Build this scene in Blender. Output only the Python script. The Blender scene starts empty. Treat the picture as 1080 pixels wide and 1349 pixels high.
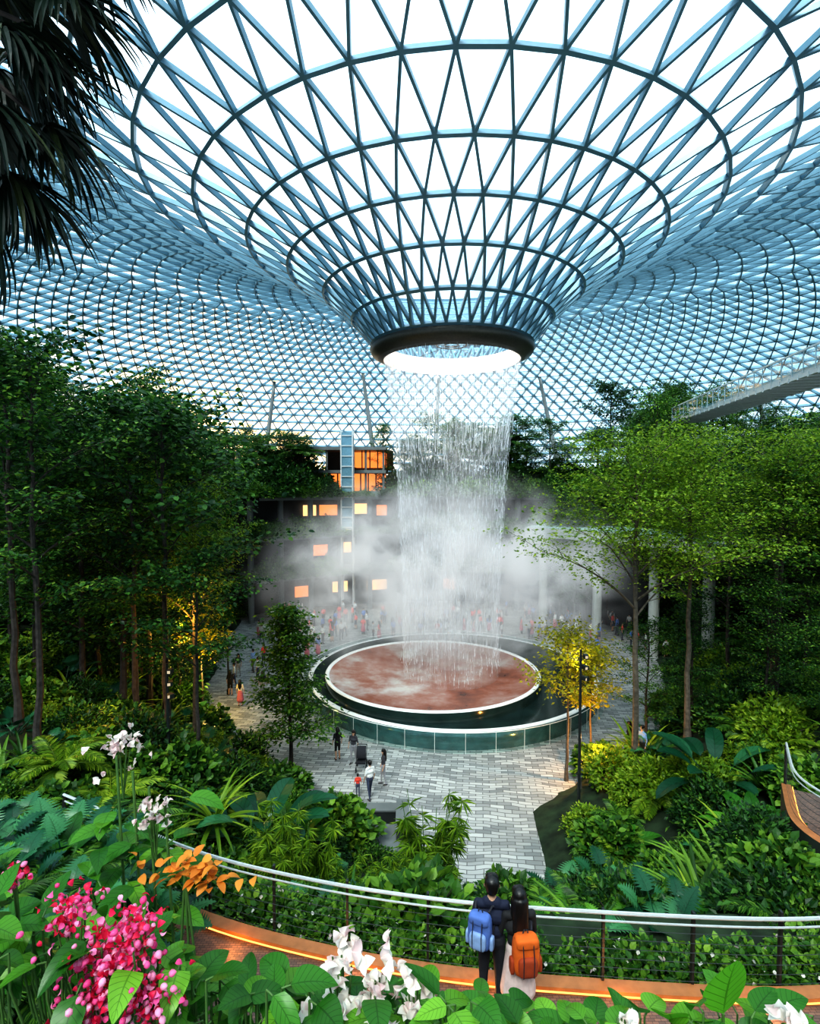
import bpy, math, numpy as np
from mathutils import Vector, Matrix
rng = np.random.default_rng(11)
R = lambda a=0.0, b=1.0: float(rng.uniform(a, b))
scene = bpy.context.scene
pi = math.pi

# ------------------------------------------------------------------ mesh builder
class MB:
    def __init__(s):
        s.V = []; s.F = []; s.U = []; s.n = 0
    def add(s, v, f, m=0, uv=None):
        v = np.asarray(v, float).reshape(-1, 3); f = np.asarray(f, int)
        if len(v) == 0 or len(f) == 0: return
        s.V.append(v); s.F.append((f + s.n, m))
        s.U.append(np.zeros((len(v), 2)) if uv is None else np.asarray(uv, float))
        s.n += len(v)
    def mesh(s, name, mats, smooth=False):
        me = bpy.data.meshes.new(name)
        V = np.concatenate(s.V); U = np.concatenate(s.U)
        li = []; ls = []; mi = []; c = 0
        for f, m in s.F:
            k = f.shape[1]; li.append(f.ravel())
            ls.append(c + np.arange(len(f)) * k); c += f.size
            mi.append(np.full(len(f), m) if np.isscalar(m) else np.asarray(m))
        li = np.concatenate(li).astype(np.int32); ls = np.concatenate(ls).astype(np.int32); mi = np.concatenate(mi).astype(np.int32)
        me.vertices.add(len(V)); me.vertices.foreach_set('co', V.astype(np.float32).ravel())
        me.loops.add(len(li)); me.loops.foreach_set('vertex_index', li)
        me.polygons.add(len(ls)); me.polygons.foreach_set('loop_start', ls)
        me.polygons.foreach_set('material_index', mi)
        me.polygons.foreach_set('use_smooth', np.full(len(ls), smooth))
        uvl = me.uv_layers.new(name='UVMap')
        for m in mats: me.materials.append(m)
        me.update(calc_edges=True)
        me.uv_layers[0].data.foreach_set('uv', U[li].astype(np.float32).ravel())
        me.validate()
        return me
    def obj(s, name, mats, smooth=False, loc=(0, 0, 0), parent=None):
        return place(name, s.mesh(name, mats, smooth), loc, 0, 1, parent)

def place(name, me, loc=(0, 0, 0), rz=0, sc=1, parent=None):
    o = bpy.data.objects.new(name, me)
    scene.collection.objects.link(o)
    o.location = loc; o.rotation_euler = (0, 0, rz)
    o.scale = (sc, sc, sc) if np.isscalar(sc) else sc
    if parent: o.parent = parent
    return o
def empty(name, loc=(0, 0, 0)):
    o = bpy.data.objects.new(name, None); scene.collection.objects.link(o); o.location = loc; o.empty_display_size = .2
    return o

def nrm(a): 
    a = np.asarray(a, float); return a / (np.linalg.norm(a, axis=-1, keepdims=True) + 1e-9)

def tube(mb, P, rad, m=0, n=6, cap=True):
    P = np.asarray(P, float); k = len(P)
    rad = np.full(k, rad) if np.isscalar(rad) else np.asarray(rad, float)
    T = np.gradient(P, axis=0); T = nrm(T)
    ref = np.array([0, 0, 1.]) if abs(T[:, 2]).mean() < .8 else np.array([1., 0, 0])
    A = nrm(np.cross(T, ref)); B = np.cross(T, A)
    a = np.arange(n) * 2 * pi / n
    V = P[:, None] + rad[:, None, None] * (np.cos(a)[None, :, None] * A[:, None] + np.sin(a)[None, :, None] * B[:, None])
    i = np.arange(k - 1)[:, None] * n; j = np.arange(n)[None]; j2 = (j + 1) % n
    F = np.stack([i + j, i + j2, i + n + j2, i + n + j], -1).reshape(-1, 4)
    mb.add(V.reshape(-1, 3), F, m)
    if cap:
        for e in (0, k - 1):
            c = np.vstack([V[e], P[e]]); 
            mb.add(c, [[q, (q + 1) % n, n] for q in range(n)], m)

def box(mb, c, s, m=0, rz=0):
    x, y, z = np.array(s) / 2
    v = np.array([[sx * x, sy * y, sz * z] for sx in (-1, 1) for sy in (-1, 1) for sz in (-1, 1)], float)
    co, si = math.cos(rz), math.sin(rz)
    v = v @ np.array([[co, si, 0], [-si, co, 0], [0, 0, 1]]) + np.array(c)
    mb.add(v, [[0, 1, 3, 2], [4, 6, 7, 5], [0, 4, 5, 1], [2, 3, 7, 6], [0, 2, 6, 4], [1, 5, 7, 3]], m)

def lathe(mb, prof, c=(0, 0, 0), m=0, n=96, a0=0, a1=2 * pi):
    prof = np.array(prof, float); a = np.linspace(a0, a1, n + 1)
    V = np.stack([prof[:, None, 0] * np.cos(a), prof[:, None, 0] * np.sin(a), np.repeat(prof[:, 1:2], n + 1, 1)], -1) + np.array(c)
    i = np.arange(len(prof) - 1)[:, None] * (n + 1); j = np.arange(n)[None]
    F = np.stack([i + j, i + j + 1, i + n + 2 + j, i + n + 1 + j], -1).reshape(-1, 4)
    uv = np.stack([np.repeat((a / (2 * pi))[None], len(prof), 0), np.repeat(np.linspace(0, 1, len(prof))[:, None], n + 1, 1)], -1)
    mb.add(V.reshape(-1, 3), F, m, uv.reshape(-1, 2))

LEAF4 = (np.array([[0, 0, 0], [.28, .42, .07], [0, 1, -.06], [-.28, .42, .07]]), np.array([[0, 1, 2], [0, 2, 3]]))
LEAFR = (np.array([[0, 0, 0], [.3, .25, .06], [.33, .6, .04], [0, 1, -.1], [-.33, .6, .04], [-.3, .25, .06], [0, .5, 0]]),
         np.array([[0, 1, 6], [1, 2, 6], [2, 3, 6], [3, 4, 6], [4, 5, 6], [5, 0, 6]]))
def scatter(mb, tmpl, P, D, N, S, m=0, wide=1.0):
    T, F = tmpl[0], tmpl[1]
    P = np.asarray(P, float); D = nrm(D); X = nrm(np.cross(D, N)); Z = np.cross(X, D)
    S = np.full(len(P), S) if np.isscalar(S) else np.asarray(S)
    t = T * np.array([wide, 1, 1])
    V = P[:, None] + S[:, None, None] * (t[None, :, 0:1] * X[:, None] + t[None, :, 1:2] * D[:, None] + t[None, :, 2:3] * Z[:, None])
    FF = (F[None] + (np.arange(len(P)) * len(T))[:, None, None]).reshape(-1, F.shape[1])
    uv = None
    if len(tmpl) > 2: uv = np.tile(tmpl[2], (len(P), 1))
    mb.add(V.reshape(-1, 3), FF, m, uv)

def dirv(az, el): return np.array([math.cos(el) * math.cos(az), math.cos(el) * math.sin(az), math.sin(el)])
sh_ovate = lambda t: math.sin(pi * min(1, t) ** .72) ** .85 if 0 < t < 1 else 0
sh_heart = lambda t: (math.sin(pi * t ** .55)) ** .8 if 0 < t < 1 else 0
sh_sword = lambda t: min(1, .35 + t * 5) * (1 - t) ** .55
sh_paddle = lambda t: (math.sin(pi * t)) ** .55 if 0 < t < 1 else 0
def sh_split(t):
    if t <= 0 or t >= 1: return 0
    return sh_heart(t) * (1.0 if int(round(t * 18)) % 2 else .42)
def arc_leaf(mb, o, az, el, L, W, bend, shape, m=0, ns=6, nx=1, fold=.22, roll=0, pet=0, pr=.008, pm=None, wav=0):
    p = np.array(o, float); e = el
    if pet > 0:
        pts = [p.copy()]
        for j in range(4):
            p = p + dirv(az, e) * pet / 4; e -= bend * .25 / 4; pts.append(p.copy())
        tube(mb, pts, np.linspace(pr * 1.4, pr, 5), m if pm is None else pm, 4, False)
    V = []; U = []
    for j in range(ns + 1):
        t = j / ns; d = dirv(az, e); s = np.array([-math.sin(az), math.cos(az), 0.]); n = np.cross(d, s)
        if roll: s, n = s * math.cos(roll) + n * math.sin(roll), n * math.cos(roll) - s * math.sin(roll)
        w = W * .5 * shape(t)
        wv = wav * math.sin(t * 19) * W
        for i in range(-nx, nx + 1):
            a = i / nx
            V.append(p + s * w * a + n * (fold * w * abs(a) + wv * abs(a))); U.append((a * .5 + .5, t))
        p = p + d * L / ns; e -= bend / ns
    k = 2 * nx + 1
    F = [[j * k + i, j * k + i + 1, (j + 1) * k + i + 1, (j + 1) * k + i] for j in range(ns) for i in range(k - 1)]
    mb.add(V, F, m, U)
def frond(mb, o, az, el, L, bend, nl, ll, lw=.12, m=0, sm=None, start=.12, rr=.012, droop=.35):
    p = np.array(o, float); e = el; P = [p.copy()]; E = [e]; n = 9
    for j in range(n):
        p = p + dirv(az, e) * L / n; e -= bend / n; P.append(p.copy()); E.append(e)
    P = np.array(P); tube(mb, P, np.linspace(rr, rr * .3, n + 1), m if sm is None else sm, 4, False)
    t = np.linspace(start, 1, nl); q = np.stack([np.interp(t * n, np.arange(n + 1), P[:, c]) for c in range(3)], 1)
    ee = np.interp(t * n, np.arange(n + 1), E)
    d = np.stack([np.cos(ee) * math.cos(az), np.cos(ee) * math.sin(az), np.sin(ee)], 1)
    s = np.array([-math.sin(az), math.cos(az), 0.]); N = np.cross(d, s[None])
    sz = ll * (np.sin(pi * (t * .86 + .12)) ** .6 + .05)
    for sg in (-1, 1):
        D = d * (.45 + .5 * t[:, None]) + sg * s[None] * 1.0 - np.array([0, 0, droop]) + rng.normal(0, .06, (nl, 3))
        scatter(mb, LEAF4, q, D, N, sz, m, wide=lw / .28)

# ------------------------------------------------------------------ materials
def new_mat(name):
    m = bpy.data.materials.new(name); m.use_nodes = True; nt = m.node_tree; nt.nodes.clear()
    out = nt.nodes.new('ShaderNodeOutputMaterial'); return m, nt, out
def nd(nt, t, **kw):
    n = nt.nodes.new(t)
    for k, v in kw.items():
        if k in n.inputs: n.inputs[k].default_value = v
        else: setattr(n, k, v)
    return n
def mth(nt, op, a, b=0.0, c=None):
    n = nt.nodes.new('ShaderNodeMath'); n.operation = op
    for i, x in enumerate((a, b, c)):
        if x is None: continue
        if isinstance(x, (int, float)): n.inputs[i].default_value = x
        else: nt.links.new(x, n.inputs[i])
    return n.outputs[0]
def ramp(nt, fac, stops):
    r = nt.nodes.new('ShaderNodeValToRGB'); e = r.color_ramp.elements
    while len(e) < len(stops): e.new(.5)
    for x, (p, c) in zip(e, stops): x.position = p; x.color = (*c, 1) if len(c) == 3 else c
    nt.links.new(fac, r.inputs[0]); return r.outputs[0]
def mat_simple(name, col, rough=.6, metal=0, noise=.15, nscale=8, emis=None, es=0, alpha=None):
    m, nt, out = new_mat(name)
    b = nd(nt, 'ShaderNodeBsdfPrincipled', Roughness=rough, Metallic=metal)
    tc = nd(nt, 'ShaderNodeTexCoord'); nz = nd(nt, 'ShaderNodeTexNoise', Scale=float(nscale), Detail=4.0)
    nt.links.new(tc.outputs['Object'], nz.inputs['Vector'])
    c = np.array(col)
    o = ramp(nt, nz.outputs[0], [(.3, tuple(np.clip(c * (1 - noise), 0, 1))), (.7, tuple(np.clip(c * (1 + noise), 0, 1)))])
    nt.links.new(o, b.inputs['Base Color'])
    if emis: b.inputs['Emission Color'].default_value = (*emis, 1); b.inputs['Emission Strength'].default_value = es
    nt.links.new(b.outputs[0], out.inputs[0]); return m
def mat_leaf(name, stops, trans=.35, rough=.45, veins=False):
    m, nt, out = new_mat(name)
    g = nd(nt, 'ShaderNodeNewGeometry')
    oi = nd(nt, 'ShaderNodeObjectInfo')
    f = mth(nt, 'ADD', mth(nt, 'MULTIPLY', g.outputs['Random Per Island'], .75), mth(nt, 'MULTIPLY', oi.outputs['Random'], .25))
    col = ramp(nt, f, stops)
    if veins:
        uv = nd(nt, 'ShaderNodeUVMap'); sp = nd(nt, 'ShaderNodeSeparateXYZ'); nt.links.new(uv.outputs[0], sp.inputs[0])
        u = mth(nt, 'MULTIPLY', mth(nt, 'ABSOLUTE', mth(nt, 'SUBTRACT', sp.outputs[0], .5)), 2.0)
        fr = mth(nt, 'FRACT', mth(nt, 'SUBTRACT', mth(nt, 'MULTIPLY', sp.outputs[1], 8.0), mth(nt, 'MULTIPLY', u, 1.6)))
        v1 = mth(nt, 'LESS_THAN', fr, .12); v2 = mth(nt, 'LESS_THAN', u, .05)
        vv = mth(nt, 'MAXIMUM', v1, v2)
        mx = nd(nt, 'ShaderNodeMix', data_type='RGBA', blend_type='MULTIPLY'); 
        nt.links.new(mth(nt, 'MULTIPLY', vv, .8), mx.inputs[0]); nt.links.new(col, mx.inputs[6]); mx.inputs[7].default_value = (.45, .5, .4, 1)
        col = mx.outputs[2]
    b = nd(nt, 'ShaderNodeBsdfPrincipled', Roughness=rough)
    b.inputs['Specular IOR Level'].default_value = .35
    tr = nd(nt, 'ShaderNodeBsdfTranslucent'); ms = nd(nt, 'ShaderNodeMixShader'); ms.inputs[0].default_value = trans
    nt.links.new(col, b.inputs['Base Color']); nt.links.new(col, tr.inputs[0])
    nt.links.new(b.outputs[0], ms.inputs[1]); nt.links.new(tr.outputs[0], ms.inputs[2]); nt.links.new(ms.outputs[0], out.inputs[0])
    return m
def mat_glass(name, tint, gl, f0, f1, dif=None, dfac=0.0, rough=.06, pw=5.0):
    m, nt, out = new_mat(name); g = nd(nt, 'ShaderNodeBsdfGlossy', Roughness=rough); g.inputs[0].default_value = (*gl, 1)
    t = nd(nt, 'ShaderNodeBsdfTransparent'); t.inputs[0].default_value = (*tint, 1)
    lw = nd(nt, 'ShaderNodeLayerWeight', Blend=.5); fac = mth(nt, 'ADD', mth(nt, 'MULTIPLY', mth(nt, 'POWER', lw.outputs['Facing'], pw), f1), f0)
    ms = nd(nt, 'ShaderNodeMixShader'); nt.links.new(fac, ms.inputs[0]); nt.links.new(t.outputs[0], ms.inputs[1]); nt.links.new(g.outputs[0], ms.inputs[2]); o = ms.outputs[0]
    if dif:
        d2 = nd(nt, 'ShaderNodeBsdfTranslucent'); d2.inputs[0].default_value = (*dif, 1); ms2 = nd(nt, 'ShaderNodeMixShader'); ms2.inputs[0].default_value = dfac
        nt.links.new(o, ms2.inputs[1]); nt.links.new(d2.outputs[0], ms2.inputs[2]); o = ms2.outputs[0]
    nt.links.new(o, out.inputs[0]); return m

L_dark = mat_leaf('leaf_dark', [(0, (.006, .028, .012)), (.45, (.022, .078, .02)), (.8, (.07, .19, .03)), (1, (.25, .40, .06))])
L_mid = mat_leaf('leaf_mid', [(0, (.014, .05, .012)), (.5, (.055, .16, .022)), (1, (.25, .42, .05))])
L_bright = mat_leaf('leaf_bright', [(0, (.05, .12, .012)), (.5, (.19, .33, .03)), (1, (.46, .56, .06))], .45)
L_yellow_lit = mat_leaf('leaf_yellow_lit', [(0, (.16, .22, .02)), (.5, (.42, .40, .02)), (1, (.72, .58, .05))], .5)  # warm lamp light on the foliage is painted into this leaf colour
L_blue = mat_leaf('leaf_bluegreen', [(0, (.006, .045, .024)), (.6, (.02, .11, .05)), (1, (.08, .26, .10))], .2, .35, True)
L_vein = mat_leaf('leaf_veined', [(0, (.015, .08, .012)), (.5, (.06, .22, .025)), (1, (.24, .50, .05))], .35, .35, True)
L_orange = mat_leaf('leaf_orange', [(0, (.6, .16, .02)), (1, (.85, .42, .08))], .4)
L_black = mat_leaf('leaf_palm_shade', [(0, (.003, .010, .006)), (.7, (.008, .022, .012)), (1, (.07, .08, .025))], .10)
bark = mat_simple('bark', (.05, .04, .035), .9, noise=.5, nscale=6)
bark_l = mat_simple('bark_light', (.11, .09, .07), .9, noise=.4, nscale=6)
stem_m = mat_simple('stem_green', (.08, .16, .04), .6)
pinkM = mat_leaf('petal_pink', [(0, (.75, .04, .2)), (.5, (.88, .16, .40)), (1, (.95, .55, .68))], .35)
redM = mat_leaf('petal_red', [(0, (.45, .005, .03)), (1, (.85, .03, .12))], .3)
whiteM = mat_leaf('petal_white', [(0, (.78, .52, .54)), (.5, (.82, .74, .68)), (1, (.90, .86, .78))], .4)

# ------------------------------------------------------------------ world & camera
w = bpy.data.worlds.new('World'); scene.world = w; w.use_nodes = True; nt = w.node_tree; nt.nodes.clear()
out = nd(nt, 'ShaderNodeOutputWorld'); bg = nd(nt, 'ShaderNodeBackground')
tc = nd(nt, 'ShaderNodeTexCoord'); sp = nd(nt, 'ShaderNodeSeparateXYZ'); nt.links.new(tc.outputs['Generated'], sp.inputs[0])
base = ramp(nt, sp.outputs[2], [(0, (.46, .52, .55)), (.10, (.50, .58, .62)), (.20, (.30, .45, .56)), (.34, (.36, .52, .63)), (.50, (.78, .92, 1.0)), (1, (.90, .98, 1.0))])
dt = nd(nt, 'ShaderNodeVectorMath', operation='DOT_PRODUCT'); nt.links.new(tc.outputs['Generated'], dt.inputs[0])
dt.inputs[1].default_value = tuple(nrm([-.28, .95, .12]))
gl = ramp(nt, dt.outputs['Value'], [(.90, (0, 0, 0)), (.975, (.3, .3, .3)), (.999, (1, 1, 1))])
mx = nd(nt, 'ShaderNodeMix', data_type='RGBA'); nt.links.new(gl, mx.inputs[0]); nt.links.new(base, mx.inputs[6]); mx.inputs[7].default_value = (2.4, 1.45, .6, 1)
nt.links.new(mx.outputs[2], bg.inputs[0]); bg.inputs[1].default_value = 1.8
nt.links.new(bg.outputs[0], out.inputs[0])

cam = bpy.data.cameras.new('Camera'); co = bpy.data.objects.new('Camera', cam); scene.collection.objects.link(co)
co.location = (0, 0, 14); co.rotation_euler = (math.radians(90 - 2.68), 0, 0)
cam.lens = 737 / 1349 * 36; cam.sensor_width = 36; cam.sensor_fit = 'AUTO'; cam.clip_start = .05; cam.clip_end = 500
scene.camera = co
scene.view_settings.view_transform = 'Standard'
try: scene.view_settings.look = 'High Contrast'
except Exception: pass
scene.view_settings.exposure = .2
def sun(name, st, ang, rot, col):
    l = bpy.data.lights.new(name, 'SUN'); l.energy = st; l.angle = ang; l.color = col
    o = bpy.data.objects.new(name, l); scene.collection.objects.link(o); o.rotation_euler = rot; return o
sun('sun_fill', 5.5, .35, (math.radians(38), math.radians(-14), 0), (1, .97, .88))  # soft sun added from overhead-behind to brighten the planting
def lamp(name, loc, e, col, r=.08):
    l = bpy.data.lights.new(name, 'POINT'); l.energy = e; l.color = col; l.shadow_soft_size = r
    o = bpy.data.objects.new(name, l); scene.collection.objects.link(o); o.location = loc; return o

# ------------------------------------------------------------------ ROOF
OC = np.array([2.75, 37.5])
PR = np.array([4.6, 5.3, 6.6, 8.4, 10.8, 13.2, 16.2, 20, 25, 31, 38, 46, 55, 65, 75, 84, 92.])
PZ = 14 + np.array([8.1, 9.2, 10.7, 12.3, 13.8, 15.0, 16.5, 18.3, 20.0, 21.3, 22, 21.8, 20.3, 17.3, 12.8, 7, 0.])
radii = [5.3, 6.6, 8.4, 10.6, 13.0, 15.9, 18.8] + list(np.arange(21.5, 46, 2.3)) + list(np.arange(46.6, 93, 2.1))
verts = []; rings = []; 
for k, r in enumerate(radii):
    N = 48 if r < 20 else (96 if r < 42 else 192)
    off = .5 * (k % 2)
    a = (np.arange(N) + off) * 2 * pi / N
    z = float(np.mean([np.interp(r + d, PR, PZ) for d in np.linspace(-1.2, 1.2, 7)])) if r > 9 else float(np.interp(r, PR, PZ))
    rings.append((len(verts), N, off))
    for q in a: verts.append((OC[0] + r * math.cos(q), OC[1] + r * math.sin(q), z))
verts = np.array(verts); tris = []
for k in range(len(rings) - 1):
    s0, N0, o0 = rings[k]; s1, N1, o1 = rings[k + 1]; i = j = 0
    while i < N0 or j < N1:
        ai = (i + 1 + o0) / N0; aj = (j + 1 + o1) / N1
        A = s0 + i % N0; B = s1 + j % N1
        if j >= N1 or (i < N0 and ai <= aj): tris.append((A, B, s0 + (i + 1) % N0)); i += 1
        else: tris.append((A, B, s1 + (j + 1) % N1)); j += 1
tris = np.array(tris)
fn = np.cross(verts[tris[:, 1]] - verts[tris[:, 0]], verts[tris[:, 2]] - verts[tris[:, 0]]); 
fn = nrm(fn); vn = np.zeros_like(verts)
for c in range(3): np.add.at(vn, tris[:, c], fn)
vn = nrm(vn); 
if vn[200, 2] < 0: vn = -vn
ed = np.unique(np.sort(np.concatenate([tris[:, [0, 1]], tris[:, [1, 2]], tris[:, [2, 0]]]), 1), axis=0)
rid = np.concatenate([np.full(N, k) for k, (s, N, o) in enumerate(rings)])
same = rid[ed[:, 0]] == rid[ed[:, 1]]
A = verts[ed[:, 0]]; B = verts[ed[:, 1]]; n = nrm(vn[ed[:, 0]] + vn[ed[:, 1]])
rad_e = np.hypot(A[:, 0] - OC[0], A[:, 1] - OC[1])
side = nrm(np.cross(B - A, n)); wd = np.where(same, .18, .13)[:, None] * .5; dp = (np.where(same, .32, .28) + .16 * (rad_e > 22))[:, None]
V = np.stack([A - side * wd, A + side * wd, A + side * wd + n * dp, A - side * wd + n * dp, B - side * wd, B + side * wd, B + side * wd + n * dp, B - side * wd + n * dp], 1)
F0 = np.array([[0, 1, 5, 4], [1, 2, 6, 5], [2, 3, 7, 6], [3, 0, 4, 7]])
F = (F0[None] + (np.arange(len(ed)) * 8)[:, None, None]).reshape(-1, 4)
steel = mat_simple('roof_steel', (.12, .22, .28), .4, .3, .1, 2)
glassM = mat_glass('roof_glass', (.88, .95, 1), (.55, .78, .95), .04, .75, (.38, .66, .85), .12, pw=3.5)
mb = MB(); mb.add(V.reshape(-1, 3), F, 0); mb.add(verts + vn * .3, tris, 1)
roof = mb.obj('ceiling_glass_dome', [steel, glassM])

dark_st = mat_simple('oculus_dark', (.07, .065, .055), .4, .3)
peach = mat_simple('oculus_inner', (.9, .72, .62), .4, noise=.05, emis=(1, .72, .58), es=.2)  # inner lip brightness put in as a faint peach emission
mb = MB()
lathe(mb, [(4.8, 22.35), (5.25, 22.6), (5.4, 22.9), (5.35, 23.1), (5.1, 23.2), (4.8, 23.1)], (OC[0], OC[1], 0), 0)
lathe(mb, [(4.5, 22.25), (4.8, 22.35)], (OC[0], OC[1], 0), 0)
lathe(mb, [(4.5, 22.25), (4.35, 22.9), (4.4, 23.4), (4.8, 23.5), (5.1, 23.2)], (OC[0], OC[1], 0), 1)
for rr in (1.0, .45):
    a = np.linspace(0, 2 * pi, 40); tube(mb, np.stack([OC[0] + rr * np.cos(a), OC[1] + rr * np.sin(a), 0 * a + 23.3], 1), .05, 0, 5, False)
for q in range(6):
    a = q * pi / 3; tube(mb, [(OC[0] + .45 * math.cos(a), OC[1] + .45 * math.sin(a), 23.3), (OC[0] + 4.4 * math.cos(a), OC[1] + 4.4 * math.sin(a), 23.35)], .02, 0, 4)
mb.obj('oculus_ring', [dark_st, peach], True)

# ------------------------------------------------------------------ WATERFALL
m, nt, out = new_mat('falling_water'); 
df = nd(nt, 'ShaderNodeBsdfDiffuse'); df.inputs[0].default_value = (.9, .94, .97, 1); tl = nd(nt, 'ShaderNodeBsdfTranslucent'); tl.inputs[0].default_value = (.9, .94, .97, 1)
em = nd(nt, 'ShaderNodeEmission'); em.inputs[0].default_value = (.95, .97, 1, 1); em.inputs[1].default_value = .10  # weak emission stands in for lamp light on the falling strands
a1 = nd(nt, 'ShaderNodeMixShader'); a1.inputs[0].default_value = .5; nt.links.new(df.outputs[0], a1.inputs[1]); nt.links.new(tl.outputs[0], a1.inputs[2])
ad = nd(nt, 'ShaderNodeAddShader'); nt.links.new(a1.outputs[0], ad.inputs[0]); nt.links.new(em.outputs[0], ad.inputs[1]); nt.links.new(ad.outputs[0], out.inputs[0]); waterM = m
m, nt, out = new_mat('water_sheet')
tc = nd(nt, 'ShaderNodeTexCoord'); mp = nd(nt, 'ShaderNodeMapping'); mp.inputs['Scale'].default_value = (5, 5, .16)
nt.links.new(tc.outputs['Object'], mp.inputs[0]); nz = nd(nt, 'ShaderNodeTexNoise', Scale=1.6, Detail=6.0, Roughness=.7); nt.links.new(mp.outputs[0], nz.inputs['Vector'])
nz2 = nd(nt, 'ShaderNodeTexNoise', Scale=.5, Detail=3.0); nt.links.new(tc.outputs['Object'], nz2.inputs['Vector'])
f = ramp(nt, mth(nt, 'ADD', mth(nt, 'MULTIPLY', nz.outputs[0], .7), mth(nt, 'MULTIPLY', nz2.outputs[0], .3)), [(.42, (.03, .03, .03)), (.68, (.30, .30, .30))])
df = nd(nt, 'ShaderNodeBsdfTranslucent'); df.inputs[0].default_value = (.9, .94, .97, 1); d3 = nd(nt, 'ShaderNodeBsdfDiffuse'); d3.inputs[0].default_value = (.9, .93, .96, 1)
e3 = nd(nt, 'ShaderNodeEmission'); e3.inputs[1].default_value = .10  # sheet emission imitates water lit by lamps
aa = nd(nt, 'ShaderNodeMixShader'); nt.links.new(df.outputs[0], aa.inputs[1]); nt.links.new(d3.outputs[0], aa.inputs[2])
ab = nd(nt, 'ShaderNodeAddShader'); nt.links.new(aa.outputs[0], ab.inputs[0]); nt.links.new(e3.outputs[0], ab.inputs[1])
tt = nd(nt, 'ShaderNodeBsdfTransparent'); mm = nd(nt, 'ShaderNodeMixShader'); nt.links.new(f, mm.inputs[0]); nt.links.new(tt.outputs[0], mm.inputs[1]); nt.links.new(ab.outputs[0], mm.inputs[2]); nt.links.new(mm.outputs[0], out.inputs[0]); sheetM = m
WC = (2.75, 37.4)
wr = lambda z: 3.2 + 1.25 * np.clip((z - 1.4) / 21, 0, 1) ** 2.6
mb = MB()
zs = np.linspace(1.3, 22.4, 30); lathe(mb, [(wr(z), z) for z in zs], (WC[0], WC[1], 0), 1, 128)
ns = 5600; a = rng.uniform(0, 2 * pi, ns); cl = np.round(a / (2 * pi) * 72) / 72 * 2 * pi + rng.normal(0, .012, ns); a = np.where(rng.random(ns) < .5, cl, a)
zt = 22.4 - 20.5 * rng.random(ns) ** 1.25; ln = rng.uniform(.06, .5, ns) * (1 + 1.5 * (zt > 17)); zb = np.maximum(1.2, zt - ln); jr = rng.normal(0, .09, ns); wdt = rng.uniform(.005, .013, ns)
def ring3(z, s):
    r = wr(z) + jr
    c = np.stack([WC[0] + r * np.cos(a), WC[1] + r * np.sin(a), z], 1)
    return [c + np.stack([wdt * s * np.cos(b), wdt * s * np.sin(b), 0 * a], 1) for b in (0, 2.1, 4.2)]
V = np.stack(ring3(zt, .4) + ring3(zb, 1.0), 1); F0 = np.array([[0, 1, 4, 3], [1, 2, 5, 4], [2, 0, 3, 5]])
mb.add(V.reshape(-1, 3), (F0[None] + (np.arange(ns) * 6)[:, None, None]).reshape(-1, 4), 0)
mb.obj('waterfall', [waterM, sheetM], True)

# mist volume
m, nt, out = new_mat('mist')
tc = nd(nt, 'ShaderNodeTexCoord'); 
vl = nd(nt, 'ShaderNodeVectorMath', operation='LENGTH'); nt.links.new(tc.outputs['Object'], vl.inputs[0])
mpv = nd(nt, 'ShaderNodeMapping'); mpv.inputs['Scale'].default_value = (1.5, 1.0, 1.0); nt.links.new(tc.outputs['Object'], mpv.inputs[0])
nz = nd(nt, 'ShaderNodeTexNoise', Scale=2.9, Detail=5.0, Roughness=.62, Distortion=.8); nt.links.new(mpv.outputs[0], nz.inputs['Vector'])
fall = mth(nt, 'POWER', mth(nt, 'MAXIMUM', mth(nt, 'SUBTRACT', 1.0, vl.outputs['Value']), 0.0), 1.35)
nn = mth(nt, 'MAXIMUM', mth(nt, 'SUBTRACT', nz.outputs[0], .43), 0.0)
den = mth(nt, 'MULTIPLY', mth(nt, 'MULTIPLY', fall, nn), 4.4)
vs = nd(nt, 'ShaderNodeVolumeScatter'); vs.inputs[0].default_value = (.97, .98, 1, 1); vs.inputs['Anisotropy'].default_value = .0
nt.links.new(den, vs.inputs['Density'])
ve = nd(nt, 'ShaderNodeEmission'); ve.inputs[0].default_value = (.90, .96, 1, 1); nt.links.new(mth(nt, 'MULTIPLY', den, .22), ve.inputs[1])  # mist brightness added as emission that follows density
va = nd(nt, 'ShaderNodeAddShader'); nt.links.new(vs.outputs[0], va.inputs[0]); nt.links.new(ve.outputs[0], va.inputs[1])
nt.links.new(va.outputs[0], out.inputs['Volume']); mistM = m
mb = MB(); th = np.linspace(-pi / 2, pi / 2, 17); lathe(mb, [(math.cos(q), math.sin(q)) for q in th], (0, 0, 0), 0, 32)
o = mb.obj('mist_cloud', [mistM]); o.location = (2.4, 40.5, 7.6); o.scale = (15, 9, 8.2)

# ------------------------------------------------------------------ BASIN
m, nt, out = new_mat('basin_bowl')
tc = nd(nt, 'ShaderNodeTexCoord'); nz = nd(nt, 'ShaderNodeTexNoise', Scale=.28, Detail=9.0, Roughness=.6); nt.links.new(tc.outputs['Object'], nz.inputs['Vector'])
c = ramp(nt, nz.outputs[0], [(.30, (.10, .04, .03)), (.42, (.28, .09, .05)), (.52, (.36, .19, .15)), (.66, (.54, .50, .47))])  # rust reflection and pale mist put in as noise colours
b = nd(nt, 'ShaderNodeBsdfPrincipled', Roughness=.25); nt.links.new(c, b.inputs['Base Color']); nt.links.new(b.outputs[0], out.inputs[0]); bowlM = m
tealM = mat_simple('basin_glass_wall', (.06, .13, .13), .12, .2, .3, 1.5)
darkw = mat_simple('basin_dark_water', (.02, .038, .035), .12, 0, .3, 1)
rimM = mat_simple('basin_rim_white', (.85, .86, .84), .3, .0, .03)
gp = mat_glass('clear_glass', (.82, .95, .93), (1, 1, 1), .05, .6)
mb = MB()
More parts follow.
